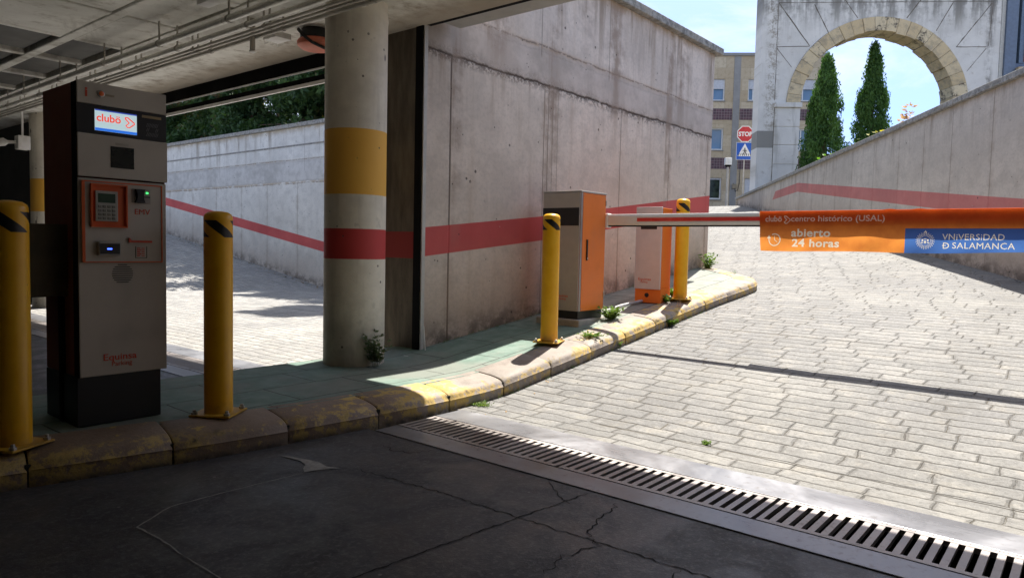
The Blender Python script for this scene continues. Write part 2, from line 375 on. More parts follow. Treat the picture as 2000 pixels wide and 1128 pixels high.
def floor_mat():
    g = G('garage_floor_concrete', .5, spec=.5); p = g.pos
    n0 = g.noise(p, .9, 5, .6, .5); n1 = g.noise(p, 6, 6, .65); n2 = g.noise(p, 90, 3, .7); n3 = g.noise(p, 2.6, 5, .6, 1.2)
    c = g.mix(g.ss(n0, .3, .7), (.042, .042, .047), (.075, .074, .08)); c = g.mix(g.ss(n3, .52, .68)*.7, c, (.024, .024, .027)); c = g.mix(g.ss(g.noise(g.vmul(p, (3, 14, 1)), 1, 5, .7), .58, .72)*.4, c, (.10, .10, .105))
    c = g.mix(g.ss(n1, .55, .8)*.3, c, (.12, .115, .11)); n5 = g.noise(p, 38, 4, .75); c = g.mix(g.ss(n5, .50, .64)*.6, c, (.15, .148, .15)); c = g.mix(g.ss(n5, .44, .32)*.5, c, (.018, .018, .02))
    c = g.mix(g.ss(n2, .58, .72)*.5, c, (.19, .185, .18)); c = g.mix(g.ss(g.vor(p, 5.5), .05, .03)*.6, c, (.3, .29, .27))
    return g.out(c, g.ss(n3+n1*.3, .45, .8, .34, .62), n1*.3+n2*.4+n5*.4, .005, .7)
M_floor = floor_mat()
def pave_mat():
    g = G('green_painted_pavement', .75); x, y, z = g.sep(g.pos); p = g.pos
    q = g.vadd(g.comb(x, y), g.vadd(g.noise(p, 5, 3, .5, col=True), (-.5, -.5, -.5)), .03)
    f, cc = g.brick(q, .62, .41, .006, .4, .35)
    n1 = g.noise(p, 7, 6, .65); n2 = g.noise(p, 50, 4, .7); n0 = g.noise(p, 1.4, 4)
    c = g.mix(g.ss(n1, .3, .7), (.105, .18, .145), (.19, .265, .225)); c = g.mix(g.ss(n0+n2*.25, .55, .78)*.6, c, (.22, .21, .185))
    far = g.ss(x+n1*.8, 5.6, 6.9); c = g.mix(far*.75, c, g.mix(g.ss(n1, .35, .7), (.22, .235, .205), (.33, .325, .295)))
    c = g.mix(f*.9, c, (.035, .035, .032)); c = g.mix(g.ss(n2, .55, .8)*.3, c, (.09, .1, .09))
    return g.out(c, .72, n2*.2+n1*.2-f*1.3, .01, .7)
M_pave = pave_mat()
def kerb_mat():
    g = G('worn_painted_kerb', .62); p = g.pos; x, y, z = g.sep(p)
    n0 = g.noise(p, 1.6, 4, .6); n1 = g.noise(p, 7, 7, .72); n2 = g.noise(p, 60, 4, .7); n3 = g.noise(p, 16, 6, .75)
    c = g.mix(g.ss(n1, .3, .7), (.20, .165, .14), (.34, .295, .26))
    c = g.mix(g.ss(n0+n3*.25, .58, .78)*.6, c, (.37, .325, .30))
    roof_shade = g.ss(x+(n0-.5)*.6, 3.5, 2.9); c = g.mix(roof_shade*.7, c, g.mix(n3, (.12, .08, .055), (.34, .215, .13)))  # browner, darker kerb under the roof: shade put into the colour
    h = z-g.m('MAXIMUM', x*.12-.468, 0)
    yel = g.ss(n1*.5+n3*.35+n0*.55+g.ss(x, 2.2, 5.0)*.06, .775, .80)
    front = g.m('MULTIPLY', g.ss(h, .132, .112), g.ss(n3*.7+n1*.5+n0*.3, .74, .79))
    yel = g.m('MAXIMUM', yel, front*.9); yel = g.m('MAXIMUM', yel, g.m('MULTIPLY', g.m('MULTIPLY', g.ss(h+(n1-.5)*.08, .142, .125), g.ss(x, 2.0, 1.4)), g.ss(n3*.7+n1*.6, .58, .66))*.85)
    c = g.mix(yel, c, g.mix(n3, (.44, .28, .06), (.60, .44, .15)))
    scuff = g.m('MULTIPLY', g.ss((h-.105+(n0-.5)*.05).abs(), .035, .005), g.ss(n1*.7+n3*.4, .55, .70)); c = g.mix(scuff*.9, c, (.045, .042, .045))
    c = g.mix(g.m('MULTIPLY', g.ss(h, .05, .0), g.ss(n3, .3, .6)), c, (.05, .042, .035))
    c = g.mix(g.ss(n2, .55, .75)*.35, c, (.10, .085, .07)); c = g.mix(g.ss(n3, .66, .74)*.6, c, (.06, .05, .045))
    return g.out(c, g.ss(n1, .3, .7, .5, .8), n3*.5+n2*.3+n1*.4, .012, .7)
M_kerb = kerb_mat()
def ceil_mat():
    g = G('ceiling_concrete', .9); p = g.pos; x, y, z = g.sep(p); n0 = g.noise(p, 1.3, 5, .6, .6); n1 = g.noise(p, 7, 5, .65); n2 = g.noise(p, 40, 4, .7)
    c = g.mix(g.ss(n0, .3, .7), (.66, .65, .60), (.90, .89, .84)); c = g.mix(g.ss(n1, .52, .72)*.6, c, (.36, .32, .26)); c = g.mix(g.ss(g.noise(p, .7, 6, .7, .8), .56, .68)*.55, c, (.30, .27, .22))
    c = g.mix(g.ss(x+n1*.5, 3.9, 4.3)*.7, c, g.mix(n1, (.30, .21, .12), (.16, .12, .085)))
    c = g.mix(g.ss(n2, .6, .75)*.35, c, (.15, .13, .11)); return g.out(c, .9, n1*.3+n2*.4, .012, .5)
M_ceil = ceil_mat()
def col_mat():
    g = G('banded_column_paint', .62); x, y, z = g.sep(g.pos); p = g.pos; n1 = g.noise(p, 6, 5, .65); n2 = g.noise(p, 50, 4, .7); n0 = g.noise(p, 1.5, 4)
    st = g.noise(g.vmul(p, (9, 9, .8)), 1, 4)
    c = g.mix(g.ss(n1, .3, .7), (.70, .65, .55), (.82, .77, .66)); c = g.mix(g.ss(st, .5, .75)*.35, c, (.33, .29, .23))
    c = g.mix(g.ss(n1+n0*.5, .85, 1.0)*.4, c, (.25, .22, .18))
    e = (n2-.5)*.004
    ora = g.m('MULTIPLY', g.ss(z+e, 1.468, 1.474), g.ss(z+e, 1.97, 1.964)); red = g.m('MULTIPLY', g.ss(z+e, .974, .98), g.ss(z+e, 1.212, 1.206))
    c = g.mix(ora, c, g.mix(n0, (.78, .40, .055), (.90, .52, .085))); c = g.mix(red, c, g.mix(n0, (.46, .035, .035), (.58, .055, .055)))
    low = g.ss(z+(n1-.5)*.5, .75, .1); c = g.mix(low*.5, c, (.17, .15, .12))
    v = g.vor(p, 9); pm = g.m('MULTIPLY', g.ss(v, .10, .07), g.ss(n0+n1*.3, .56, .66)); v2 = g.vor(g.vmul(p, (1, 1, .5)), 3.5); pm = g.m('MAXIMUM', pm, g.ss(v2, .07, .05))
    sc = g.m('MULTIPLY', g.ss(g.noise(g.vmul(p, (3, 3, 30)), 2, 4, .7), .68, .74), g.ss(n0, .5, .6))
    c = g.mix(g.m('MAXIMUM', pm*.85, sc*.5), c, (.06, .05, .04)); return g.out(c, .6, n1*.15+n2*.15-pm, .006, .6)
M_col = col_mat()
def dark_pillar_mat():
    g = G('dark_pillar_paint', .8); x, y, z = g.sep(g.pos); p = g.pos; n1 = g.noise(g.vmul(p, (8, 8, 2)), 1, 6, .65)
    c = g.mix(g.ss(n1, .3, .7), (.075, .06, .045), (.17, .14, .10)); red = g.m('MULTIPLY', g.ss(z, .976, .98), g.ss(z, 1.212, 1.208))
    return g.out(g.mix(red, c, (.30, .035, .03)), .8, n1, .005)
M_dpil = dark_pillar_mat()
def steel_mat(name, col, rough, scr=.3, metal=.85):
    g = G(name, rough, metal); p = g.obj; n0 = g.noise(p, 2.2, 5, .6, .6); n1 = g.noise(g.vmul(p, (160, 2, 2)), 1, 4, .6); n2 = g.noise(p, 30, 4, .7)
    c = g.mix(g.ss(n0, .3, .7), [q*.75 for q in col], [min(1, q*1.15) for q in col]); c = g.mix(g.ss(n2+n0*.4, .75, .95)*.5, c, (.12, .10, .085))
    return g.out(c, g.ss(n0+n1*scr, .35, .95, rough*.75, min(1, rough*1.6)), n1*.3+n2*.2, .002, .4)
M_plate = steel_mat('drain_steel', (.30, .305, .33), .30, metal=.45)
M_grate = steel_mat('grating_steel', (.36, .33, .32), .42, metal=.7)
M_galv = steel_mat('galvanised_pipe', (.82, .80, .74), .34, metal=.15)
M_galvd = steel_mat('dull_pipe', (.50, .47, .42), .45, metal=.1)
M_track = plain('gate_track_steel', (.008, .008, .009), .8, .0, spec=.1)
M_white = plain('white_painted_steel', (.88, .87, .85), .5, 0, .06, dirt=(.4, .36, .3))
M_black = plain('black_plastic', (.012, .012, .013), .45)
M_rubber = plain('black_rubber', (.02, .02, .02), .8)
M_pit = plain('pit_dark', (.02, .018, .016), .95)
M_orange = plain('orange_powder_coat', (.83, .20, .025), .42, 0, .08, 3, dirt=(.50, .17, .07), dirtamt=.55)
M_alu = plain('brushed_grey_panel', (.47, .44, .41), .48, .35, .05, 12, dirt=(.3, .26, .22), dirtamt=.3)
M_kalu = plain('kiosk_grey_panel', (.52, .47, .40), .55, .2, .07, 6, dirt=(.22, .19, .16), dirtamt=.4)
M_kshade = plain('kiosk_shaded_orange_side', (.22, .05, .02), .5, 0, .1)  # orange cabinet sides with their shadow put into the colour
M_screw = steel_mat('bolt_steel', (.5, .48, .45), .45)
M_redletter = plain('red_letter_paint', (.62, .07, .03), .55)
M_asph = plain('dark_edge', (.04, .04, .045), .8)

def bollard_mat():
    g = G('yellow_bollard_paint', .33, spec=.55); x, y, z = g.sep(g.obj); p = g.obj; n1 = g.noise(p, 9, 5, .65); n2 = g.noise(p, 60, 3)
    c = g.mix(g.ss(n1, .3, .7), (.86, .42, .008), (.92, .49, .014)); c = g.mix(g.ss(g.noise(g.vmul(p, (6, 6, 1)), 1, 5), .62, .75)*.35, c, (.45, .22, .02))
    ang = g.m('ARCTAN2', y, x)
    u = ang*.075+(z-.93)*1.35
    fr = g.m('FRACT', u/.1571+.30)
    bl = g.m('MULTIPLY', g.m('MULTIPLY', g.m('GREATER_THAN', fr, .5), g.m('GREATER_THAN', z, .962)), g.m('LESS_THAN', z, 1.052))
    c = g.mix(bl, c, (.012, .012, .014)); ch = g.m('MULTIPLY', g.ss(g.noise(p, 34, 5, .75), .66, .70), g.ss(n1, .48, .58)); c = g.mix(ch, c, (.13, .08, .04)); scr = g.ss(g.noise(g.vmul(p, (14, 14, 90)), 1, 4, .7), .70, .74); c = g.mix(g.m('MULTIPLY', scr, g.ss(n1, .5, .6))*.6, c, (.30, .2, .08)); sp = g.ss(n2, .66, .74); c = g.mix(sp*.25, c, (.2, .12, .03))
    c = g.mix(g.ss(z+(n1-.5)*.12, .08, .0)*.5, c, (.16, .11, .05))
    return g.out(c, g.ss(n1, .3, .7, .28, .45), n1, .002)
M_bol = bollard_mat()

def leaf_mat(name, dark, light, accent=None, amt=.3, sc=1.6):
    g = G(name, .6, spec=.3); p = g.pos; n1 = g.noise(p, sc, 3, .6); n2 = g.noise(p, sc*7, 2)
    c = g.mix(g.ss(n1*.6+n2*.5, .38, .72), dark, light)
    if accent: c = g.mix(g.ss(g.noise(g.vadd(p, (9, 4, 2)), sc*.55, 4, .65), .58, .66)*amt, c, accent)
    m = g.out(c, .6)
    t = g.n('BsdfTranslucent'); g.put(t.inputs[0], g.mix(1, c, (1.6, 1.7, .7), 'MULTIPLY')); a = g.n('MixShader'); a.inputs[0].default_value = .25
    o = g.nt.nodes['Material Output']; g.nt.links.new(g.b.outputs[0], a.inputs[1]); g.nt.links.new(t.outputs[0], a.inputs[2]); g.nt.links.new(a.outputs[0], o.inputs[0])
    return m
M_cyp = leaf_mat('cypress_foliage', (.03, .085, .02), (.10, .20, .045))
M_con = leaf_mat('conifer_foliage', (.018, .05, .02), (.07, .13, .04), (.20, .10, .05), .7, 1.2)
M_shrub = leaf_mat('spiky_plant_leaves', (.06, .15, .02), (.16, .32, .05))
M_weed = leaf_mat('weed_leaves', (.05, .11, .02), (.20, .30, .08), (.30, .26, .08), .5, 9)
M_weedd = leaf_mat('grey_weed_leaves', (.10, .13, .08), (.20, .24, .16), None, 0, 9)
M_dry = leaf_mat('dry_flower_leaves', (.30, .18, .12), (.62, .40, .30), None, 0, 6)
M_yel = leaf_mat('yellow_flower_leaves', (.14, .2, .03), (.75, .60, .08), None, 0, 9)
M_bark = plain('bark', (.12, .085, .055), .9, 0, .35, 12, .02)

# ================================================================ SETTING
# ground: street level behind the walls, with the two ramps cut out of it
gm = MB(); gm.flat = 1
def poly(pts, z): gm.add([(p[0], p[1], z) for p in pts], [tuple(range(len(pts)))])
FAR = 700
poly([(3.4, rw(3.4)-.3), (30.4, rw(30.4)-.3), (FAR, rw(30.4)-.3), (FAR, -FAR), (3.4, -FAR)], STREET)
poly([(10.83, 5.25), (10.83, FAR), (FAR, FAR), (FAR, 16.0), (29.2, 16.0)], STREET)
poly([(3.9, 17.1), (3.9, FAR), (-FAR, FAR), (-FAR, 17.1)], STREET+.6)
poly([(3.9, 34.9), (10.9, 34.9), (10.9, FAR), (3.9, FAR)], STREET)
poly([(-FAR, 17.1), (-14.1, 17.1), (-14.1, -FAR), (-FAR, -FAR)], STREET+.6)
poly([(-14.1, -9.2), (3.4, -9.2), (3.4, -FAR), (-14.1, -FAR)], STREET+.6)
struct(gm.obj('ground', plain('dry_ground', (.22, .20, .15), .95, 0, .25, .8)))
# right ramp and street
rm = MB(); rm.flat = 1
xs = [3.42, 3.55, 3.7, 3.8, 3.9, 4.0, 4.1]+[4.1+.5*i for i in range(1, 100)]
def yl(x): return WY+.05 if x < 10.1 else min(lw(x), 15.9)+.05
n0 = len(rm.v); cols = []
for x in xs:
    ylo = rw(x)-.05 if x < 30.3 else max(rw(30.3)-.05-(x-30.3)*6, -40)
    cols.append((x, ylo, yl(x) if x < 30.3 else min(16+(x-30.3)*6, 45)))
for (x, a, b) in cols: rm.v += [(x, a+(b-a)*j/8, zr(x)) for j in range(9)]
rm.f += [(i*9+j, (i+1)*9+j, (i+1)*9+j+1, i*9+j+1) for i in range(len(cols)-1) for j in range(8)]
struct(rm.obj('ramp_road', M_cob))
# left ramp
lm = MB(); lm.flat = 1
ys = [4.6+.4*i for i in range(76)]+[35.0]
lm.grid([3.42, 5, 7, 9, 10.62], ys, lambda x, y: zl(y))
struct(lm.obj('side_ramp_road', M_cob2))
# garage floor
fm = MB(); fm.flat = 1
fm.grid([-14, -8, -4, 0, 2.69], [-9, -4, 0, 3, 6, 10, 17], lambda x, y: 0)
fm.grid([2.69, 3.42], [-9, -3.6], lambda x, y: 0)
floor = struct(fm.obj('garage_floor', M_floor))
cm = MB(); cm.flat = 1
for pts, wd, jg in [([(1.3, 1.97), (1.45, 1.83)], .006, .004), ([(1.2, 1.86), (2.22, 1.77), (2.66, 1.72)], .011, .004),
    ([(2.16, 2.76), (2.21, 2.24), (2.22, 1.77), (2.235, 1.38), (2.24, 1.06), (2.26, .3), (2.3, -1)], .009, .006),
    ([(2.64, 1.56), (2.5, 1.52), (2.38, 1.50), (2.24, 1.45), (2.21, 1.38), (2.05, 1.42), (1.89, 1.39)], .009, .012),
    ([(2.67, 1.95), (2.51, 1.76), (2.49, 1.7)], .008, .004), ([(2.53, 2.97), (2.50, 2.85), (2.53, 2.76), (2.63, 2.70), (2.67, 2.68)], .010, .012),
    ([(2.07, 2.88), (2.16, 2.76)], .007, .01), ([(.3, 2.5), (1.2, 1.86)], .006, .004), ([(2.24, 1.06), (1.4, 1.0), (.2, 1.1)], .008, .005)]:
    cm.ribbon(pts, wd*.75, .002, jg*1.5, step=.022)
struct(cm.obj('floor_cracks', plain('crack_dark', (.006, .006, .006), .95), floor))
pm = MB(); pm.flat = 1
pm.ribbon([(1.97, 2.87), (1.7, 2.885), (1.5, 2.89), (1.33, 2.89), (1.15, 2.77), (1.16, 2.6), (1.15, 2.40)], .008, .004, .003, step=.04)
pm.ribbon([(1.15, 2.40), (1.15, 2.16), (1.13, 1.9)], .008, .004, .003, step=.04)
pm.add([(2.03, 3.20, .004), (2.05, 3.04, .004), (2.03, 2.97, .004), (1.99, 2.93, .004), (1.96, 2.875, .004), (2.02, 2.86, .004), (2.06, 2.84, .004), (2.12, 2.80, .004), (2.085, 2.87, .004), (2.10, 2.96, .004), (2.075, 3.08, .004)], [tuple(range(10, -1, -1))])
struct(pm.obj('floor_marking', plain('worn_white_paint', (.30, .29, .27), .7, 0, .3, 20), floor))

# kerb line and pavement island
KX = [-14, -2, -.5, .3, .92, 1.5, 2.1, 2.68, 3.22, 4.0, 5.4, 6.5, 7.9, 8.6]
KY = [4.1, 3.95, 3.80, 3.68, 3.58, 3.45, 3.36, 3.30, 3.27, 3.31, 3.33, 3.36, 3.37, 3.34]
path = []
x = -6.0
while x < 8.6: path.append(Vector((x, interp(x, KX, KY)))); x += .1
# smooth
for _ in range(6): path = [path[0]]+[(path[i-1]+path[i]*2+path[i+1])/4 for i in range(1, len(path)-1)]+[path[-1]]
nose = [(8.75, 3.335), (8.9, 3.34), (9.03, 3.37), (9.15, 3.42), (9.27, 3.50), (9.38, 3.60), (9.49, 3.72), (9.6, 3.86), (9.72, 4.02), (9.84, 4.18), (9.96, 4.34), (10.05, 4.5)]
path += [Vector(q) for q in nose]
cum = [0]
for a, b in zip(path, path[1:]): cum.append(cum[-1]+(b-a).length)
def at_s(s):
    s = max(0, min(s, cum[-1]-1e-4)); i = 0
    lo, hi = 0, len(cum)-2
    while lo < hi:
        m_ = (lo+hi+1)//2
        if cum[m_] <= s: lo = m_
        else: hi = m_-1
    i = lo; t = (s-cum[i])/(cum[i+1]-cum[i]); p = path[i].lerp(path[i+1], t); a = path[max(0, i-1)]; b = path[min(len(path)-1, i+2)]
    d = (b-a).normalized(); return p, Vector((-d.y, d.x))
prof = [(0, -.05), (.002, .070), (-.004, .074), (.002, .080), (.010, .098), (.022, .112), (.040, .122), (.075, .132), (.13, .141), (.20, .148), (.26, .152), (.295, .153), (.30, .10)]
km = MB(); pav_edge = []
s0 = next(cum[i] for i in range(len(path)) if path[i].x > 1.50)-.59*12
blocks = [s0+.59*i for i in range(0, 40)]
for bi, (sa, sb) in enumerate(zip(blocks, blocks[1:])):
    if sa >= cum[-1]-.1: break
    sb = min(sb, cum[-1]); j = rnd.uniform(-.006, .006); jz = rnd.uniform(-.004, .004); ns = 7; rings = []
    for k in range(ns):
        t = k/(ns-1); s = sa+.0035+(sb-sa-.007)*t
        if k == 1: s = sa+.014
        if k == ns-2: s = sb-.014
        sh = .006 if k in (0, ns-1) else (.0 if k in (1, ns-2) else 0)
        p, nn = at_s(s); zb = zr(p.x); ring = []
        for (o, h) in prof:
            hh = h-(sh if h > .05 else 0); oo = o+(sh*.8 if o < .02 else 0)
            q = p+nn*(oo+j); ring.append((q.x, q.y, zr(q.x)+hh+jz))
        rings.append(ring)
    n = len(prof); v = [q for r_ in rings for q in r_]
    f = [(i*n+k, i*n+k+1, (i+1)*n+k+1, (i+1)*n+k) for i in range(ns-1) for k in range(n-1)]+[tuple(range(n)), tuple((ns-1)*n+k for k in range(n-1, -1, -1))]
    km.add(v, f)
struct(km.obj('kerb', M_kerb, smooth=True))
jm = MB(); # mortar bed under the joints
for (sa, sb) in zip(blocks, blocks[1:]):
    if sb > cum[-1]: break
    p, nn = at_s(sb); d = Vector((nn.y, -nn.x)); zb = zr(p.x)
    a = [p+nn*.012-d*.012, p+nn*.012+d*.012, p+nn*.29+d*.012, p+nn*.29-d*.012]
    jm.prism([tuple(q) for q in a], zb-.05, zb+.10)
struct(jm.obj('kerb_joints', M_pit))
# pavement (green) inside the kerb
pv = MB(); pv.flat = 1
ss_ = [blocks[0]+.1*i for i in range(int((cum[-1]-blocks[0])/.1)+1)]
inner = []
for s in ss_:
    p, nn = at_s(s); q = p+nn*.24; inner.append(q)
def back(x):
    if x < 3.30: return 4.86
    if x < 4.26: return 4.86
    return WY+.02
st = [q for q in inner if q.y < back(q.x)-.03 and q.x < 10.3]
prev = None
for q in st:
    zb = zr(q.x)+.149; b = back(q.x)
    row = [(q.x, q.y+(b-q.y)*j/4, zb) for j in range(5)]
    n = len(pv.v); pv.v += row
    if prev is not None: pv.f += [(prev+j, n+j, n+j+1, prev+j+1) for j in range(4)]
    prev = n
# vertical rear face towards the side ramp
x0 = st[0].x
pv.add([(x0, 4.86, .15), (4.26, 4.86, .15), (4.26, 4.86, -.02), (x0, 4.86, -.02)], [(0, 1, 2, 3)])
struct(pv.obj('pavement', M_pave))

# ---------------------------------------------------------------- retaining walls
def wall_poly(name, label, cat, foot, top, mat, cop_h=.10, cop_out=.07, bottom=-.3, group=None):
    t = thing(name, label, cat, (foot[0][0], foot[0][1], 0), group=group); ox, oy = foot[0]
    b = MB(); b.prism([(p[0]-ox, p[1]-oy) for p in foot], bottom, top-cop_h); b.obj('wall_face', mat, t)
    return t, ox, oy
t, ox, oy = wall_poly('ramp_wall', 'tall stained concrete wall with red stripe behind the barrier cabinets', 'wall', [(4.26, WY), (10.08, WY), (10.60, 4.899), (4.26, 4.899)], 4.08, M_wallL)
MB().box(.44, -.09, 3.98, 5.94, .42, 4.08).obj('coping', M_cop, t, bevel=.012)
t, ox, oy = wall_poly('ramp_wall', 'concrete wall with sloping red stripe seen through the left opening', 'wall', [(10.59, 4.902), (10.59, 35), (10.84, 35), (10.84, 4.902)], 4.1, M_wallF)
MB().box(-.08, .03, 4.0, .29, 30.1, 4.10).obj('coping', M_cop, t, bevel=.012)
MB().box(-.012, 5, 3.53, .0, 30.0, 3.56).obj('ledge', M_cop, t)
# right wall
def rwp(x, off): n = Vector((-.512, .859)); return (x+n.x*off, rw(x)+n.y*off)
t, ox, oy = wall_poly('ramp_wall', 'long concrete wall with faded red stripe climbing along the right side of the ramp', 'wall', [rwp(3.4, -.32), rwp(30.3, -.32), rwp(30.3, 0), rwp(3.4, 0)], 3.45, M_wallR, .09)
b = MB(); q = [rwp(3.4, -.40), rwp(30.37, -.40), rwp(30.37, .07), rwp(3.4, .07)]
b.prism([(p[0]-ox, p[1]-oy) for p in q], 3.36, 3.45); b.obj('coping', M_cop, t, bevel=.01)
# left boundary wall beyond the corner (hidden from the camera)
t, ox, oy = wall_poly('ramp_wall', 'low concrete wall bounding the upper ramp past the corner', 'wall', [(10.85, lw(10.85)+.0), (29.2, lw(29.2)), (29.2, lw(29.2)+.35), (10.85, lw(10.85)+.35)], 3.5, plain('plain_concrete', (.4, .38, .35), .9, 0, .2, 2))
q = [(10.85, lw(10.85)-.06), (29.2, lw(29.2)-.06), (29.2, lw(29.2)+.41), (10.85, lw(10.85)+.41)]
MB().prism([(p[0]-ox, p[1]-oy) for p in q], 3.4, 3.5).obj('coping', M_cop, t)

# ---------------------------------------------------------------- garage shell
M_gwall = plain('garage_wall_paint', (.6, .59, .56), .85, 0, .15, 2)
M_gdark = plain('garage_wall_dark', (.05, .048, .045), .9, 0, .2, 2)
b = MB(); b.box(-14.3, -9.3, -.1, -14, 17.3, 3.3).box(-14, -9.3, -.1, 4.3, -9, 3.3).box(-14, 17, -.1, 4.3, 17.3, 3.3); struct(b.obj('garage_walls', M_gwall))
b = MB(); b.box(4.0, 13.2, -.1, 4.3, 17, 3.3).box(3.42, -9, -.1, 3.72, -3.75, 3.3); struct(b.obj('garage_front_wall', M_gdark))
# ceiling slab: ribs and coffers
CZ = 2.95
b = MB(); b.box(-14, -9, 3.32, 4.60, 17, 3.62)
def ccell(x0, x1, y0, y1, solid):
    if solid: b.box(x0, y0, CZ+.004+rnd.uniform(0, .006), x1, y1, 3.30)
ceil = None
ribx = [-10+.0, -9.2]
X0, Y0, PX_, PY_ = 2.56-.84*19, -8.9, .84, 1.07
rib = MB(); dpan = MB()
for i in range(20):
    xr = 2.56-.84*i
    rib.box(xr-.05, -8.95, CZ, xr+.05, 16.95, 3.318)
ysr = [6.48-1.08*k for k in range(0, 15)]+[6.48+1.08*k for k in range(1, 10)]
for yr in ysr:
    for i in range(-1, 19):
        xa = 2.56-.84*(i+1)+.051 if i >= 0 else 2.611
        xb = 2.56-.84*i-.051 if i >= 0 else 3.04
        rib.box(xa, yr-.045, CZ+.003, xb, yr+.045, 3.318)
        # solid panel, or a dark recessed panel painted as an unlit coffer
        yc0, yc1 = yr+.048, yr+1.08-.048
        if yr < 7.5 and not (i > 3 and (i*7+int(yr*3)) % 3 == 0): rib.box(xa, yc0, CZ+.008+.004*((i*3+int(yr)) % 3), xb, yc1, 3.316)
        else: dpan.box(xa+.004, yc0+.004, CZ+.045, xb-.004, yc1-.004, 3.316)
beam = MB(); beam.box(3.05, -8.95, CZ-.001, 4.24, 16.95, 3.31)
cl = struct(b.obj('ceiling', M_ceil))
ribo = rib.obj('ceiling_ribs', M_ceil, cl, bevel=.008, bseg=1); beamo = beam.obj('ceiling_beam', M_ceil, cl); dpan.obj('coffer_shade_panels', plain('coffer_shade_colour', (.10, .10, .095), .6, 0, .3, 3), cl, bevel=.02)
# outer edge slab soffit and dark shutter slot above the openings
b = MB(); b.box(4.34, -8.9, 3.0, 4.60, 4.45, 3.31); struct(b.obj('slab_edge', plain('slab_edge_concrete', (.44, .43, .42), .85, 0, .12, 3)))
b = MB(); b.box(4.36, 4.95, 3.05, 4.60, 16.9, 3.31); struct(b.obj('slab_edge_rear', plain('slab_edge_concrete', (.42, .41, .40), .85, 0, .12, 3)))

# columns
def column(label, x, y):
    t = thing('round_column', label, 'column', (x, y, 0), group='round painted garage columns')
    b = MB(); pr = [(.24, -.02 if x > 3.9 else .14), (.24, 2.80), (.245, 2.83), (.235, 2.90), (.24, CZ+.02)]; b.lathe(pr, 48); b.obj('shaft', M_col, t, smooth=True); return t
column('thick round concrete column with orange and red bands beside the barrier opening', 3.57, 4.57)
column('round column with white and orange bands half hidden behind the pay machine', 3.97, 12.62)
t = thing('square_pillar', 'dark square pillar with dull red band between round column and gate frame', 'pillar', (4.235, 4.607, 0))
MB().box(0, .0, .14, .44, .415, 3.04).obj('shaft', M_dpil, t, bevel=.01)
# gate frame at the start of the wall
t = thing('shutter_track', 'tall black steel track edged with pale strip at the wall end', 'steel track', (4.222, 4.54, .15))
MB().box(0, -.02, 0, .055, .065, 2.80).obj('track', M_track, t, bevel=.004)
MB().box(.012, -.034, 0, .05, -.021, 2.80).obj('edge_strip', plain('pale_strip', (.55, .53, .5), .5), t)
b = MB()
t = thing('shutter_box', 'black shutter housing above the barrier opening', 'shutter', (4.26, 4.4, 2.97))
MB().box(-.015, -13, 0, .075, .17, .33).obj('housing', M_track, t)
t = thing('shutter_box', 'deep black shutter housing with thin white lower edge across the left opening', 'shutter', (4.26, 5.02, 2.80))
MB().box(-.012, 0, .013, .03, 8.2, .20).obj('housing', M_track, t)
MB().box(-.016, 0, .0, .004, 8.2, .012).obj('edge_strip', M_white, t)
t = thing('gate_bar', 'dark horizontal bar with bright white underside crossing the left opening', 'gate bar', (4.26, 5.0, 2.655))
MB().box(-.008, 0, .034, .04, 8.2, .085).obj('bar', M_track, t)
MB().box(-.014, 0, 0, .012, 8.2, .033).obj('edge_strip', M_white, t)

# pipes on the ceiling
def pipe(label, x, z, r, mat, y0=-1, y1=13.1, br=True):
    t = thing('ceiling_pipe', label, 'pipe', (x, y0, z), group='metal pipes under the ceiling')
    MB().tube([(0, 0, 0), (0, y1-y0, 0)], r, 12).obj('pipe', mat, t, smooth=True)
    if br:
        y = 4.0
        while y < y1-.5:
            yy = y-y0; b = MB(); b.tube([(0, yy-.012, 0), (0, yy+.012, 0)], r+.006, 14); b.box(-.004, yy-.01, r, .004, yy+.01, CZ-z); b.obj('clamp', M_galvd, t, smooth=True)
            y += 1.15
    return t
pipe('thickest grey ceiling pipe, nearest to the ribs and farthest from the opening', 2.83, 2.76, .026, M_galv)
pipe('second grey ceiling pipe from the ribs', 2.985, 2.755, .022, M_galv)
pipe('thin conduit, third from the ceiling ribs', 3.12, 2.775, .012, M_galvd)
pipe('thin conduit, fourth from the ceiling ribs', 3.17, 2.772, .011, M_galvd)
pipe('dark thin conduit closest to the left opening', 3.29, 2.80, .017, M_galvd)
pipe('short steel pipe running into the top of the round column', 3.45, 2.87, .014, M_galv, 3.0, 5.0, False)
# fittings
t = thing('junction_box', 'small white junction box with loose wires under the ceiling pipes', 'junction box', (3.47, 5.52, 2.83))
MB().box(-.075, -.10, -.02, .075, .10, .03).obj('box', M_white, t, bevel=.006)
b = MB()
for k in range(3):
    a = -.06+.06*k; b.tube([(a, .08, -.01), (a+.02, .13, -.035), (a+.05, .12, -.02), (a+.06, .085, .0)], .002, 5)
b.obj('wires', M_white, t, smooth=True)
t = thing('smoke_detector', 'dark drop tube with white sensor tip below the pipes', 'sensor', (3.27, 5.57, 2.95))
MB().tube([(0, 0, 0), (0, 0, -.26)], .022, 14).obj('drop_tube', M_galvd, t, smooth=True)
MB().lathe([(.03, -.265), (.028, -.275), (.01, -.285)], 14).obj('sensor_tip', M_white, t, smooth=True)
t = thing('shutter_motor', 'salmon red round motor cover with black cable loop beside the column top', 'motor', (3.78, 5.40, 2.86))
b = MB(); b.lathe([(.15, .0), (.165, -.02), (.16, -.05), (.13, -.075), (.07, -.088), (.005, -.09)], 28); b.obj('cover', plain('salmon_cover', (.72, .20, .11), .45, dirt=(.4, .12, .08)), t, smooth=True)
MB().lathe([(.135, .0), (.14, .05), (.12, .10), (.12, .14)], 24).obj('housing', M_black, t, smooth=True)
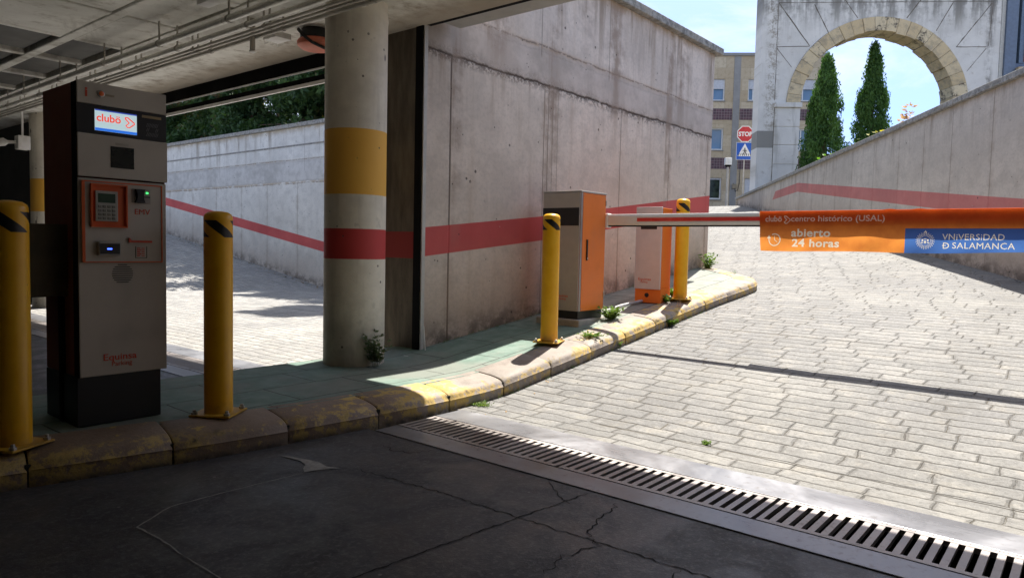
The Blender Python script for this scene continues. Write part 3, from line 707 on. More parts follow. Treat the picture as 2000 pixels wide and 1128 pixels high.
MB().tube([(-.17+.0, .02, .06), (-.18, -.06, .0), (-.13, -.12, -.06), (-.02, -.13, -.085), (.08, -.12, -.07), (.14, -.14, -.03)], .014, 8).obj('cable', M_rubber, t, smooth=True)
MB().tube([(-.02, .08, .05), (-.12, .05, .1), (-.2, -.04, .12), (-.28, -.1, .13)], .010, 8).obj('cable', M_rubber, t, smooth=True)
t = thing('ceiling_light', 'small pale ceiling fitting at the top edge near the pipes', 'light fitting', (2.80, 5.32, 2.935))
MB().box(-.05, -.17, -.03, .05, .17, .01).obj('fitting', M_white, t, bevel=.006)
t = thing('security_camera', 'small white security camera on a bracket in the dark far corner', 'camera', (3.55, 12.33, 2.56))
MB().box(-.08, -.08, -.2, .08, .08, 0).obj('bracket', M_white, t, bevel=.01)
MB().tube([(0, 0, .001), (0, 0, .42)], .015, 8).obj('drop_tube', M_white, t)
MB().tube([(-.085, .0, -.1), (-.16, .09, -.1), (-.20, .13, -.1), (-.34, .28, -.13)], [.02, .025, .06, .05], 12).obj('camera_body', M_white, t, smooth=True)

# ---------------------------------------------------------------- drains
def drain(label, y0, y1, name='drain_channel'):
    t = thing(name, label, 'drain', (2.69, y0, 0)); Ln = y1-y0
    MB().box(0, 0, -.02, .165, Ln, .006).obj('edge_plate', M_plate, t, bevel=.002)
    MB().box(.495, 0, -.02, .73, Ln, .008).obj('edge_plate', M_plate, t, bevel=.002)
    b = MB(); b.box(.10, 0, -.32, .56, Ln, -.30).box(.10, 0, -.30, .13, Ln, -.025).box(.53, 0, -.30, .56, Ln, -.025); b.obj('channel', M_pit, t)
    y = 0
    while y < Ln-.02:
        l = min(.985, Ln-y); g_ = MB()
        g_.box(.172, y+.004, -.016, .20, y+l, .007).box(.462, y+.004, -.016, .488, y+l, .007)
        k = y+.004; 
        while k < y+l-.01:
            kk = min(k+.027, y+l); g_.box(.20, k, -.014, .462, kk, .006); k += .0505
        g_.obj('grating', M_grate, t); y += 1.0
    return t
dr = drain('slotted steel drain crossing the foot of the barrier ramp', -2.95, 3.235)
b = MB()
for k in range(14):
    y = rnd.uniform(2.9, 4.2); x = rnd.uniform(.22, .46); s = rnd.uniform(.012, .03); a = rnd.uniform(0, 3); z = rnd.uniform(-.02, .012)
    b.add([(x, y, z), (x+s*math.cos(a), y+s*math.sin(a), z+.006), (x+s*math.cos(a)-s*.5*math.sin(a), y+s*math.sin(a)+s*.5*math.cos(a), z+.01), (x-s*.5*math.sin(a), y+s*.5*math.cos(a), z+.002)], [(0, 1, 2, 3)])
b = MB()
drain('slotted steel drain behind the pay machine in the left opening', 4.88, 13.1)

# ---------------------------------------------------------------- bollards
def bollard():
    t = thing('bollard', '', 'bollard', group='yellow and black bollards on the kerb')
    MB().lathe([(.074, .012), (.074, 1.055), (.0735, 1.07), (.068, 1.085), (.05, 1.097), (.02, 1.102), (.002, 1.103)], 40).obj('post', M_bol, t, smooth=True)
    MB().box(-.112, -.112, .002, .112, .112, .012).obj('base_plate', M_bolp, t, bevel=.002)
    for sx in (-1, 1):
        for sy in (-1, 1):
            MB().lathe([(.016, .012), (.016, .024), (.009, .0245), (.009, .036), (.006, .038)], 6, (sx*.09, sy*.09, 0)).obj('bolt', M_screw, t)
    return t
M_bolp = plain('bollard_plate_paint', (.62, .36, .03), .5, 0, .2, 12, dirt=(.2, .12, .06))
b1 = bollard()
spots = [(1.02, 3.74, .5, 'nearest yellow bollard at the left edge, in front of the pay machine', 2.6),
         (1.96, 3.68, .62, 'yellow bollard in the shade between the pay machine and the round column', 2.2),
         (4.92, 3.63, .35, 'sunlit yellow bollard in front of the orange and grey barrier cabinet', 2.2),
         (7.22, 3.55, .25, 'farthest yellow bollard, beside the small grey machine behind the barrier arm', 1.9)]
for i, (x, y, rz, lab, a) in enumerate(spots):
    o = b1 if i == 0 else copy_tree(b1); o['label'] = lab; slope = math.atan(.12) if x > 4.1 else 0
    o.location = (x, y, zr(x)+.152+(.012 if i > 1 else 0)); o.rotation_euler = (0, 0 if i != 2 else -.012, rz)

# ---------------------------------------------------------------- pay machine
def kiosk():
    t = thing('pay_machine', 'tall grey and orange pay machine with lit screen, keypad and card slots', 'pay machine', (1.338, 3.86, .152))
    W, D, H = .428, .46, 1.70     # local: x right, y back, z up ; front plane y = 0
    MB().box(-.01, .012, 0, W-.03, D-.02, .252).obj('plinth', M_black, t, bevel=.004)
    b = MB(); b.box(.0, .012, .252, .004, D, H).box(W-.008, .012, .252, W-.004, D, H).box(.005, D-.006, .252, W-.009, D, H).box(.005, .012, H-.006, W-.009, D-.007, H); b.obj('cabinet', M_kshade, t)
    MB().box(-.004, .002, .25, -.0005, .06, H).obj('front_edge', M_track, t)
    MB().box(0, .0, .25, W-.002, .011, 1.238).obj('lower_panel', M_kalu, t, bevel=.003)
    MB().box(0, -.006, 1.245, W+.004, .011, 1.455).obj('middle_panel', M_kalu, t, bevel=.003)
    MB().box(0, -.004, 1.60, W, .011, H+.005).obj('top_panel', M_kalu, t, bevel=.003)
    dp = MB().box(-.001, -.001, 1.457, W, .011, 1.598).obj('display_panel', M_black, t)
    sc = MB().box(.08, -.004, 1.475, .278, -.0012, 1.578).obj('screen', emis('screen_light', (.50, .66, .70), .34), dp)
    MB().box(.08, -.0052, 1.475, .278, -.0042, 1.488).obj('screen_bar', emis('screen_blue', (.02, .14, .62), .45), sc)
    MB().box(.08, -.0052, 1.572, .278, -.0042, 1.578).obj('screen_bar', emis('screen_navy', (.03, .06, .35), .4), sc)
    F = lambda x, z, y=-.006: frame((x, y, z), (1, 0, 0), (0, 0, 1), (0, -1, 0))
    red = emis('screen_red', (.72, .06, .03), .42)
    text('screen_lettering', 'clubö', .052, red, sc, F(.086, 1.522), .0008, bold=.0009, sx=1.0)
    def chevron(name, s, M, mat, par, wd):
        # outlined arrow mark: hollow bent chevron
        P = [(0, 1), (.28, 1.0), (1.0, .45), (1.0, .35), (.45, -.1), (.22, -.1), (.05, .08), (.4, .42), (0, .84)]
        bb = MB()
        pts = [M @ Vector((p[0]*s, p[1]*s, 0)) for p in P]; pts.append(pts[0]); bb.tube([tuple(q) for q in pts], wd, 6, False); return bb.obj(name, mat, par)
    chevron('screen_mark', .044, F(.222, 1.512), red, sc, .0028)
    # speaker slots
    g_ = MB()
    for r_ in range(3):
        for k in range(8):
            if r_ == 1 and 1 < k < 6: continue
            x = .325+k*.0075; z = 1.477+r_*.024; g_.add([(x, -.0018, z), (x+.0025, -.0018, z), (x+.0105, -.0018, z+.02), (x+.008, -.0018, z+.02)], [(0, 1, 2, 3)])
    g_.obj('speaker_slots', plain('slot_grey', (.16, .16, .16), .6), dp)
    MB().box(.305, -.003, 1.570, .402, -.0012, 1.583).obj('label_strip', plain('brass_strip', (.36, .27, .14), .5), dp)
    # dark scanner window
    MB().box(.15, -.0085, 1.298, .262, -.0062, 1.405).obj('scanner_window', plain('scanner_glass', (.012, .016, .014), .15), t, bevel=.004)
    MB().box(.172, -.008, 1.412, .235, -.0062, 1.424).obj('label_strip', plain('white_strip', (.4, .36, .3), .5), t)
    # button and i mark
    MB().lathe([(.017, 0), (.017, .006), (.010, .009)], 20).obj('ring', M_screw, t, smooth=True).matrix_local = frame((.108, -.004, 1.655), (1, 0, 0), (0, 0, 1), (0, -1, 0))
    MB().lathe([(.012, .002), (.012, .010), (.006, .013)], 20).obj('button', plain('orange_button', (.8, .16, .03), .35), t, smooth=True).matrix_local = frame((.108, -.004, 1.655), (1, 0, 0), (0, 0, 1), (0, -1, 0))
    text('lettering', 'i', .062, M_redletter, t, F(.035, 1.634, -.005), .001, bold=.002)
    MB().box(.128, -.006, 1.648, .17, -.0043, 1.658).obj('label_strip', plain('tan_strip', (.33, .28, .2), .5), t)
    # raised panel with orange border
    z0, z1, x0, x1 = .822, 1.225, .015, .40
    pn = MB().box(x0, -.012, z0, x1, -.0003, z1).obj('inset_panel', M_kalu, t, bevel=.003)
    b = MB(); e = .0055
    b.box(x0, -.0145, z0, x1, -.0122, z0+e).box(x0, -.0145, z1-e, x1, -.0122, z1).box(x1-e, -.0145, z0+e, x1, -.0122, z1-e).box(x0-.002, -.0145, z0+e, x0+.012, -.0122, z1-e)
    b.obj('orange_border', M_orangek, pn)
    # keypad recess
    rc = MB().box(.052, -.0145, 1.0, .218, -.0122, 1.21).obj('keypad_surround', M_orangek, pn)
    b = MB(); b.box(.05, -.030, .998, .056, -.0146, 1.212).box(.214, -.030, .998, .22, -.0146, 1.212).box(.056, -.030, 1.206, .214, -.0146, 1.212).box(.056, -.030, .998, .214, -.0146, 1.004); b.obj('keypad_rim', M_orangek, rc)
    kp = MB().box(.070, -.026, 1.028, .175, -.0147, 1.178).obj('keypad', plain('keypad_grey', (.42, .41, .36), .5), pn, bevel=.003)
    MB().box(.082, -.0275, 1.120, .162, -.0262, 1.165).obj('keypad_display', plain('lcd_green', (.03, .07, .045), .2), kp)
    for r_ in range(4):
        for k in range(4): MB().box(.081+k*.0215, -.030, 1.036+r_*.0195, .097+k*.0215, -.0262, 1.049+r_*.0195).obj('key', M_key, kp, bevel=.002)
    # card reader
    cr = MB().box(.247, -.016, 1.128, .338, -.0123, 1.200).obj('card_reader', plain('reader_grey', (.34, .31, .28), .4), pn)
    b = MB(); b.prism([(.258, 1.130), (.305, 1.130), (.298, 1.150), (.298, 1.178), (.305, 1.198), (.258, 1.198), (.266, 1.178), (.266, 1.150)], -.036, -.0163, 'y'); b.box(.299, -.018, 1.158, .336, -.0163, 1.163); b.obj('card_mouth', M_black, cr)
    MB().box(.316, -.019, 1.178, .326, -.0164, 1.186).obj('indicator_light', emis('green_led', (.05, .8, .15), 1.2), cr)
    text('lettering', 'EMV', .040, M_redletter, pn, F(.258, 1.070, -.0135), .001, bold=0, sx=1.05)
    # contactless reader
    rd = MB().box(.078, -.040, .858, .182, -.0124, .928).obj('contactless_reader', plain('reader_silver', (.42, .40, .37), .4), pn, bevel=.004)
    MB().box(.083, -.042, .866, .176, -.0405, .918).obj('reader_face', M_black, rd)
    MB().box(.116, -.0432, .888, .138, -.0422, .894).obj('indicator_light', emis('blue_led', (.05, .12, 1), 2.2), rd)
    # ticket slot and receipt icon
    MB().prism([(.228, .925), (.342, .925), (.342, .935), (.24, .935), (.232, .948), (.228, .948)], -.024, -.0124, 'y').obj('ticket_slot', M_redletter, pn)
    b = MB(); b.box(.262, -.0138, .845, .264, -.0123, .905).box(.262, -.0138, .845, .320, -.0123, .847).box(.318, -.0138, .847, .320, -.0123, .905)
    b.obj('receipt_icon', M_track, pn)
    b = MB()
    for k in range(5): b.box(.270, -.0138, .855+k*.0095, .286+(k % 2)*.004, -.0123, .860+k*.0095).box(.293, -.0138, .855+k*.0095, .308, -.0123, .859+k*.0095)
    b.obj('receipt_icon', M_redletter, pn)
    # round louvre
    b = MB()
    for k in range(9):
        z = .720+k*.011; hw = math.sqrt(max(0, .051**2-(z+.002-.764)**2)); b.box(.203-hw, -.003, z, .203+hw, -.0006, z+.0035)
    b.obj('vent_slots', M_black, t)
    text('lettering', 'Equinsa', .048, M_redletter, t, F(.105, .325, -.0015), .001, bold=.0004, sx=1.13)
    text('lettering', 'Parking', .036, M_redletter, t, F(.145, .294, -.0015), .001, bold=0, sx=.95)
    return t
M_orangek = plain('orange_panel_paint', (.72, .12, .02), .45, 0, .08)
M_key = plain('key_grey', (.22, .21, .18), .5)
kiosk()
t = thing('steel_cabinet', 'dull brown metal box fixed between the pay machine and the nearest bollard', 'metal box', (1.14, 4.0, .80))
MB().box(0, 0, 0, .205, .24, .36).obj('box', plain('brown_metal', (.075, .06, .035), .5, .4, .25, 7), t, bevel=.004)
MB().box(.18, .05, -.645, .20, .09, 0).obj('leg', M_track, t)
MB().box(.0, .10, -.645, .02, .14, 0).obj('leg', M_track, t)

# ---------------------------------------------------------------- barrier
def barrier():
    bz = zr(5.84)+.15
    t = thing('barrier_gate', 'orange and grey barrier cabinet with its long white arm lowered across the ramp', 'barrier', (5.62, 3.81, bz), 0)
    MB().box(-.03, -.03, -.06, .48, .48, .035).obj('footing', plain('footing_concrete', (.36, .34, .31), .9, 0, .2, 9), t, bevel=.01)
    MB().box(.015, .015, .035, .435, .435, .115).obj('plinth', M_black, t)
    b = MB().prism([(0, 0), (.44, 0), (.44, .44), (0, .44)], .115, 1.245); body = b.obj('body', M_orange, t, bevel=.004)
    MB().box(-.006, -.006, 1.246, .446, .446, 1.262).obj('lid', M_alu, t, bevel=.003)
    fp = MB().box(-.014, .004, .115, -.0006, .436, 1.243).obj('front_panel', M_alu, t, bevel=.002)
    MB().box(-.017, .010, .93, -.0145, .436, 1.10).obj('reflective_band', M_black, fp)
    MB().box(-.004, -.0035, .115, .028, -.0005, 1.244).obj('corner_trim', plain('trim_grey', (.32, .31, .30), .4, .4), t)
    MB().box(.034, -.004, .12, .432, -.0006, 1.235).obj('door', M_orange, body, bevel=.002)
    dh = MB().box(.10, -.016, .60, .118, -.0042, .80).obj('handle', M_black, body, bevel=.003)
    MB().box(.102, -.019, .612, .116, -.0165, .630).obj('lock', M_screw, dh)
    for zz_ in (.24, 1.14):
        MB().box(.425, -.012, zz_, .437, -.0042, zz_+.05).obj('hinge', M_screw, body, bevel=.001)
    for (xx_, zz_) in ((.046, .135), (.42, .135), (.046, 1.222), (.42, 1.222)):
        MB().lathe([(.005, 0), (.004, .002)], 10).obj('screw', M_screw, body).matrix_local = frame((xx_, -.0042, zz_), (1, 0, 0), (0, 0, 1), (0, -1, 0))
    text('lettering', 'Equinsa', .036, M_redletter, fp, frame((-.0150, .245, .245), (0, -1, 0), (0, 0, 1), (-1, 0, 0)), .001, sx=1.2)
    text('lettering', 'Parking', .026, M_redletter, fp, frame((-.0150, .215, .218), (0, -1, 0), (0, 0, 1), (-1, 0, 0)), .001)
    MB().box(.4415, .145, .90, .475, .30, 1.09).obj('hub', M_black, t)
    # arm along -Y
    za = 1.385-bz; ax = .470
    b = MB(); pr = [(-.018, -.052), (.018, -.052), (.023, -.035), (.023, .035), (.014, .056), (-.014, .056), (-.023, .035), (-.023, -.035)]
    b.prism([(p[0]+ax, p[1]+za) for p in pr], -5.45, -.021, 'y'); arm = b.obj('arm', plain('arm_alloy', (.80, .79, .77), .32, .1, .04, 5), t, bevel=.004)
    MB().box(ax-.0255, -5.4, za-.016, ax-.0232, -.35, za+.018).obj('reflective_strip', plain('red_reflective', (.75, .06, .05), .3), arm)
    MB().box(ax-.012, -5.4, za-.066, ax+.012, -.021, za-.0525).obj('rubber_edge', M_rubber, arm)
    MB().box(ax-.028, -.02, za-.075, ax+.05, .02, za+.065).obj('mount_plate', M_white, arm, bevel=.006)
    MB().box(ax-.03, .0201, za-.03, ax+.03, .14, za+.03).obj('pivot_bracket', M_galvd, arm)
    return t
barrier()
# support post for the arm, out of frame on the right
t = thing('arm_rest', 'slim orange fork post that receives the end of the barrier arm', 'post', (6.1, -1.55, zr(6.1)))
MB().box(-.04, -.04, 0, .04, .04, 1.03).obj('post', M_orange, t, bevel=.004)
MB().box(-.1, -.02, 1.031, .1, .02, 1.047).box(-.1, -.02, 1.047, -.07, .02, 1.15).box(.07, -.02, 1.047, .1, .02, 1.15).obj('fork', M_black, t)

# banner: cloth folded over the arm, long side towards the garage
def banner():
    ax = 6.075; y0, y1, zt = 2.27, .395, 1.425  # arm runs along x = 6.09
    t = thing('banner', 'orange fabric banner with white lettering and blue emblem panel draped over the barrier arm', 'banner', (ax, y0, 1.45))
    def xw(y, z):
        d = max(0, (1.44-z)/.3); return 6.061-.005*math.sin(y*7+.5)*d-.004*math.sin(y*17+z*20)*d-.003*math.sin(y*3.3-z*31)*d-.006*d
    def bot(y): return 1.125+.006*math.sin(y*5)+.010*math.sin(y*2.1+1)
    # the print is dyed into the cloth: each motif is its own patch of the same curved sheet
    D = .002; ny = int(round((y0-y1)/D)); nz = int((zt-1.108)/D)+1
    tag_ = [[0]*nz for _ in range(ny)]
    for a in range(ny):
        if y0-(a+.5)*D < 1.15:
            for c in range(nz):
                if zt-(c+.5)*D < 1.305: tag_[a][c] = 1
    def tri(P, k):
        ua = [(y0-p[0])/D-.5 for p in P]; va = [(zt-p[1])/D-.5 for p in P]
        det = (va[1]-va[2])*(ua[0]-ua[2])+(ua[2]-ua[1])*(va[0]-va[2])
        if abs(det) < 1e-9: return
        for a in range(max(0, math.ceil(min(ua))), min(ny-1, math.floor(max(ua)))+1):
            for c in range(max(0, math.ceil(min(va))), min(nz-1, math.floor(max(va)))+1):
                l1 = ((va[1]-va[2])*(a-ua[2])+(ua[2]-ua[1])*(c-va[2]))/det; l2 = ((va[2]-va[0])*(a-ua[2])+(ua[0]-ua[2])*(c-va[2]))/det
                if l1 >= -1e-6 and l2 >= -1e-6 and l1+l2 <= 1.000001: tag_[a][c] = k
    names = {}
    def put(k, string, size, y, z, sx=1, bold=0, space=1):
        names[k] = 'lettering'
        o = text('t', string, size, None, None, Matrix(), 0, bold=bold, space=space, sx=sx); me = o.data; me.calc_loop_triangles()
        for lt in me.loop_triangles: tri([(y-me.vertices[v].co.x, z+me.vertices[v].co.y) for v in lt.vertices], k)
        bpy.data.objects.remove(o)
    def line(k, name, pts, r_, closed=False):
        names[k] = name
        if closed: pts = pts+[pts[0]]
        for p, q in zip(pts, pts[1:]):
            for a in range(int((y0-max(p[0], q[0])-r_)/D)-1, int((y0-min(p[0], q[0])+r_)/D)+2):
                for c in range(int((zt-max(p[1], q[1])-r_)/D)-1, int((zt-min(p[1], q[1])+r_)/D)+2):
                    if not (0 <= a < ny and 0 <= c < nz): continue
                    y, z = y0-(a+.5)*D, zt-(c+.5)*D; dx, dz = q[0]-p[0], q[1]-p[1]; l2 = dx*dx+dz*dz+1e-12
                    f = max(0, min(1, ((y-p[0])*dx+(z-p[1])*dz)/l2))
                    if (y-p[0]-f*dx)**2+(z-p[1]-f*dz)**2 <= r_*r_: tag_[a][c] = k
    put(2, 'clubö', .066, 2.222, 1.362, 1.0, .0016)
    put(3, 'centro histórico (USAL)', .066, 2.005, 1.362, 1.10, .0008)
    put(4, 'abierto', .090, 1.995, 1.238, 1.12, .0022, 1.05)
    put(5, '24 horas', .088, 1.985, 1.155, 1.12, .0024, 1.06)
    put(6, 'VNiVERSiDAD', .062, .905, 1.222, .96, .0, 1.05)
    put(7, 'SALAMANCA', .062, .842, 1.160, .98, .0, 1.08)
    put(7, 'Ð', .062, .903, 1.158, 1.0, .0004)
    cx, cz, s_ = 2.058, 1.353, .052
    line(8, 'arrow_mark', [(cx, cz+s_), (cx-.28*s_, cz+s_), (cx-s_*.95, cz+.45*s_), (cx-s_*.95, cz+.35*s_), (cx-.42*s_, cz-.15*s_), (cx-.2*s_, cz-.15*s_), (cx-.02*s_, cz+.05*s_), (cx-.38*s_, cz+.42*s_), (cx, cz+.85*s_)], .0036, True)
    cy_, cz_, r0 = 2.135, 1.208, .049
    line(9, 'clock_mark', [(cy_-r0*1.05*math.sin(R(a)), cz_+r0*math.cos(R(a))) for a in range(-25, 291, 12)], .0042)
    line(9, 'clock_mark', [(cy_+.001, cz_+.032), (cy_, cz_), (cy_-.026, cz_-.018)], .0024)
    tri([(cy_+.068, cz_+.012), (cy_+.052, cz_+.040), (cy_+.032, cz_+.010)], 9)
    for a in (90, 180, 270): line(9, 'clock_mark', [(cy_-.035*math.sin(R(a)), cz_+.035*math.cos(R(a))), (cy_-.041*math.sin(R(a)), cz_+.041*math.cos(R(a)))], .0018)
    sy, sz, sr = 1.015, 1.213, .055
    line(10, 'seal', [(sy+sr*.93*math.cos(R(a)), sz+sr*.93*math.sin(R(a))) for a in range(0, 360, 15)], .0014, True)
    line(10, 'seal', [(sy+sr*.66*math.cos(R(a)), sz+sr*.66*math.sin(R(a))) for a in range(0, 360, 20)], .0012, True)
    for a in range(0, 360, 14): line(10, 'seal', [(sy+sr*.79*math.cos(R(a)), sz+sr*.79*math.sin(R(a)))]*2, .0028)
    for a in range(6, 360, 15): line(10, 'seal', [(sy+sr*1.08*math.cos(R(a)), sz+sr*1.08*math.sin(R(a)))]*2, .0030)
    for (dx, dz, w2, h2) in [(0, -.010, .007, .010), (.018, .004, .005, .008), (-.018, .004, .005, .008), (0, .014, .009, .004), (.02, -.014, .006, .004), (-.02, -.014, .006, .004), (0, .064, .008, .004), (0, .073, .003, .003)]:
        for q in ((-1, 1), ): 
            A_, B_, C_, D_ = (sy+dx-w2, sz+dz-h2), (sy+dx+w2, sz+dz-h2), (sy+dx+w2, sz+dz+h2), (sy+dx-w2, sz+dz+h2); tri([A_, B_, C_], 10); tri([A_, C_, D_], 10)
    def trans(g, c, f, tm):
        g.out(c, .5); tr = g.n('BsdfTranslucent'); g.put(tr.inputs[0], g.mix(1, c, tm, 'MULTIPLY')); a = g.n('MixShader'); a.inputs[0].default_value = f
        o = g.nt.nodes['Material Output']; g.nt.links.new(g.b.outputs[0], a.inputs[1]); g.nt.links.new(tr.outputs[0], a.inputs[2]); g.nt.links.new(a.outputs[0], o.inputs[0]); return g.mat
    g = G('banner_fabric', .55, spec=.3); n1 = g.noise(g.pos, 8, 4)
    m_or = trans(g, g.mix(g.ss(n1, .3, .7), (.52, .085, .018), (.60, .11, .022)), .45, (1.7, 3.6, 3.6))
    g = G('banner_blue', .55, spec=.3); m_bl = trans(g, g.mix(g.noise(g.pos, 8, 4), (.05, .055, .27), (.06, .07, .31)), .5, (1.3, 3.0, 1.8))
    g = G('banner_lettering', .6); m_le = trans(g, g.mix(g.noise(g.pos, 9, 3), (.90, .74, .62), (.94, .80, .66)), .36, (1.06, 1.2, 1.2))
    def P(a, c):
        y = y0-a*D; z = max(zt-c*D, bot(y)); yy = y-.02*min(1, max(0, (1.45-z)/.33))*max(0, min(1, (y-2.1)/.17)); return (xw(y, z)-ax, yy-y0, z-1.45)
    groups = {}
    for a in range(ny):
        zb = bot(y0-(a+.5)*D)
        for c in range(nz):
            if zt-c*D <= zb: break
            groups.setdefault(tag_[a][c], []).append((a, c))
    for k, cells in sorted(groups.items()):
        b = MB(); b.flat = 1; idx = {}
        def vi(a, c):
            if (a, c) not in idx: idx[(a, c)] = len(b.v); b.v.append(P(a, c))
            return idx[(a, c)]
        for (a, c) in cells: b.f.append((vi(a, c), vi(a, c+1), vi(a+1, c+1), vi(a+1, c)))
        if k == 0:  # fold over the arm and the short rear hem
            prev = None
            for a in range(0, ny+1, 5):
                y = y0-a*D; pk = .006*max(0, math.sin(y*31))*max(0, math.sin(y*5+2)); n = len(b.v)
                pr = [(xw(y, zt), zt), (6.0635, 1.443), (6.068, 1.4485+pk), (6.085, 1.450+pk*.5), (6.105, 1.4475), (6.112, 1.443), (6.116, 1.425)]+[(6.119+.003*math.sin(y*8), 1.425-.05*q/4) for q in range(1, 5)]
                b.v += [(x_-ax, -a*D, z_-1.45) for (x_, z_) in pr]; m_ = len(pr)
                if prev is not None: b.f += [(prev+q, n+q, n+q+1, prev+q+1) for q in range(m_-1)]
                prev = n
        b.obj({0: 'fabric', 1: 'blue_panel'}.get(k) or names[k], {0: m_or, 1: m_bl}.get(k, m_le), t, smooth=True)
banner()

# small ticket machine behind the arm
bz = zr(7.08)+.15
t = thing('ticket_machine', 'small slim grey machine with orange side and orange foot behind the barrier arm', 'ticket machine', (6.94, 3.64, bz-.01), R(2))
MB().box(0, 0, 0, .235, .31, .165).obj('foot', M_orange, t, bevel=.004)
MB().box(.004, .004, .166, .235, .306, 1.03).obj('body', M_orange, t, bevel=.004)
fp = MB().box(-.018, .006, .150, .003, .312, 1.04).obj('front_panel', plain('ticket_panel', (.62, .60, .60), .45, .3, .05), t, bevel=.003)
MB().box(-.022, .06, .80, -.0185, .25, .93).obj('display_window', M_black, fp)
MB().lathe([(.024, 0), (.022, .01), (.012, .014)], 18).obj('lock', M_black, t, smooth=True).matrix_local = frame((-.001, .165, .085), (0, -1, 0), (0, 0, 1), (-1, 0, 0))
text('lettering', 'Equinsa', .040, M_redletter, fp, frame((-.0192, .268, .245), (0, -1, 0), (0, 0, 1), (-1, 0, 0)), .001, sx=1.3)
text('lettering', 'Parking', .028, M_redletter, fp, frame((-.0192, .235, .218), (0, -1, 0), (0, 0, 1), (-1, 0, 0)), .001)
t = setp(MB().tube([(6.10, 4.02, zr(6.1)+.165), (6.35, 3.92, zr(6.35)+.168), (6.6, 3.93, zr(6.6)+.17), (6.75, 3.90, zr(6.75)+.172), (6.93, 3.86, zr(6.93)+.175)], .016, 8).obj('cable_conduit', plain('grey_conduit', (.5, .5, .5), .5), None, smooth=True), 'thick pale grey cable lying between barrier cabinet and small machine', 'cable')
b = MB(); b.tube([(4.02+0, 4.48, .16), (4.02, 4.43, .16), (4.1, 4.37, .157), (4.2, 4.38, .158), (4.24, 4.45, .17), (4.235, 4.47, .4)], .006, 6)
setp(b.obj('cable', M_white, None, smooth=True), 'thin white cable looped on the ground by the square pillar', 'cable')

# ---------------------------------------------------------------- plants
def tuft(name, label, x, y, z, n, h, sp, mat, lw_=.012, seed=1, cat='weed', leafy=True, group=None):
    r = random.Random(seed); b = MB(); b.flat = 1
    for i in range(n):
        a = r.uniform(0, 6.28); ln = h*r.uniform(.4, 1); lean = r.uniform(.15, 1)*sp; P = [Vector((0, 0, 0))]
        bx, by = r.uniform(-1, 1)*sp*.25, r.uniform(-1, 1)*sp*.25
        seg = 4
        for k in range(1, seg+1):
            t_ = k/seg; P.append(Vector((bx+math.cos(a)*lean*t_**1.5, by+math.sin(a)*lean*t_**1.5, ln*(t_-.25*t_*t_))))
        P[0] = Vector((bx*.6, by*.6, 0)); side = Vector((-math.sin(a), math.cos(a), 0))
        if leafy:
            for k in range(1, seg+1):
                for s_ in (-1, 1, 0):
                    c = P[k]; d = (side*s_+Vector((math.cos(a), math.sin(a), .5))*.8+Vector((r.uniform(-.4, .4), r.uniform(-.4, .4), r.uniform(-.2, .5)))).normalized()
                    q = d.cross(Vector((r.uniform(-1, 1), r.uniform(-1, 1), 1))).normalized(); l_ = lw_*r.uniform(1.6, 3.2); w_ = lw_*r.uniform(.5, .9)
                    b.add([c, c+d*l_*.5+q*w_, c+d*l_, c+d*l_*.5-q*w_], [(0, 1, 2, 3)])
            ww = .0012
        else: ww = lw_*.25
        for k in range(seg):
            w1, w2 = ww*(1-k/seg), ww*(1-(k+1)/seg)+.0003
            b.add([P[k]-side*w1, P[k]+side*w1, P[k+1]+side*w2, P[k+1]-side*w2], [(0, 1, 2, 3)])
    o = b.obj(name, mat); o.location = (x, y, z); return setp(o, label, cat, group)
def pz(x): return zr(x)+.15
tuft('weed', 'grey green drooping weed growing at the foot of the round column', 3.55, 4.275, .15, 24, .36, .12, M_weedd, .018, 3)
tuft('weed', 'bushy green weed at the foot of the orange cabinet', 6.02, 3.70, pz(6.02)-.01, 42, .17, .13, M_weed, .015, 4)
tuft('weed', 'bright green dandelion like weed in the gutter below the small machine', 6.62, 3.34, zr(6.62), 18, .09, .09, M_weed, .016, 5)
tuft('weed', 'tiny green sprout in a joint of the cobbles near the drain', 3.79, 1.68, .0, 7, .018, .04, M_weed, .007, 6)
tuft('weed', 'dry sprawling weed on the kerb beside the sunlit bollard', 5.32, 3.46, pz(5.32)-.01, 24, .05, .14, M_weed, .010, 7)
tuft('weed', 'green tuft in the gutter just past the sunlit bollard', 5.62, 3.34, zr(5.62), 12, .07, .05, M_weed, .008, 8)
tuft('weed', 'yellow green moss tuft in the gutter beside the drain corner', 3.62, 3.25, .0, 40, .022, .09, M_weed, .006, 9)
tuft('weed', 'leafy weed growing beside the farthest bollard base', 7.33, 3.72, pz(7.33), 26, .15, .09, M_shrub, .014, 10)
tuft('weed', 'green weeds at the foot of the wall end', 9.75, 4.38, zr(9.7)+.12, 34, .33, .16, M_weed, .016, 11)
tuft('weed', 'straggly grass at the tip of the pavement nose', 9.4, 3.85, zr(9.4)+.12, 24, .12, .16, M_weed, .008, 12, leafy=False)
tuft('weed', 'thin dry stalks on the kerb beyond the farthest bollard', 6.95, 3.42, pz(6.95)-.02, 12, .22, .10, M_dry, .006, 13, leafy=False)
tuft('weed', 'small weed sprouting beside the farthest bollard plate', 7.02, 3.62, pz(7.0), 16, .12, .06, M_weed, .012, 14)
tuft('weed', 'low weed against the wall between cabinet and small machine', 8.3, 4.46, pz(8.3), 18, .16, .10, M_weed, .012, 16)
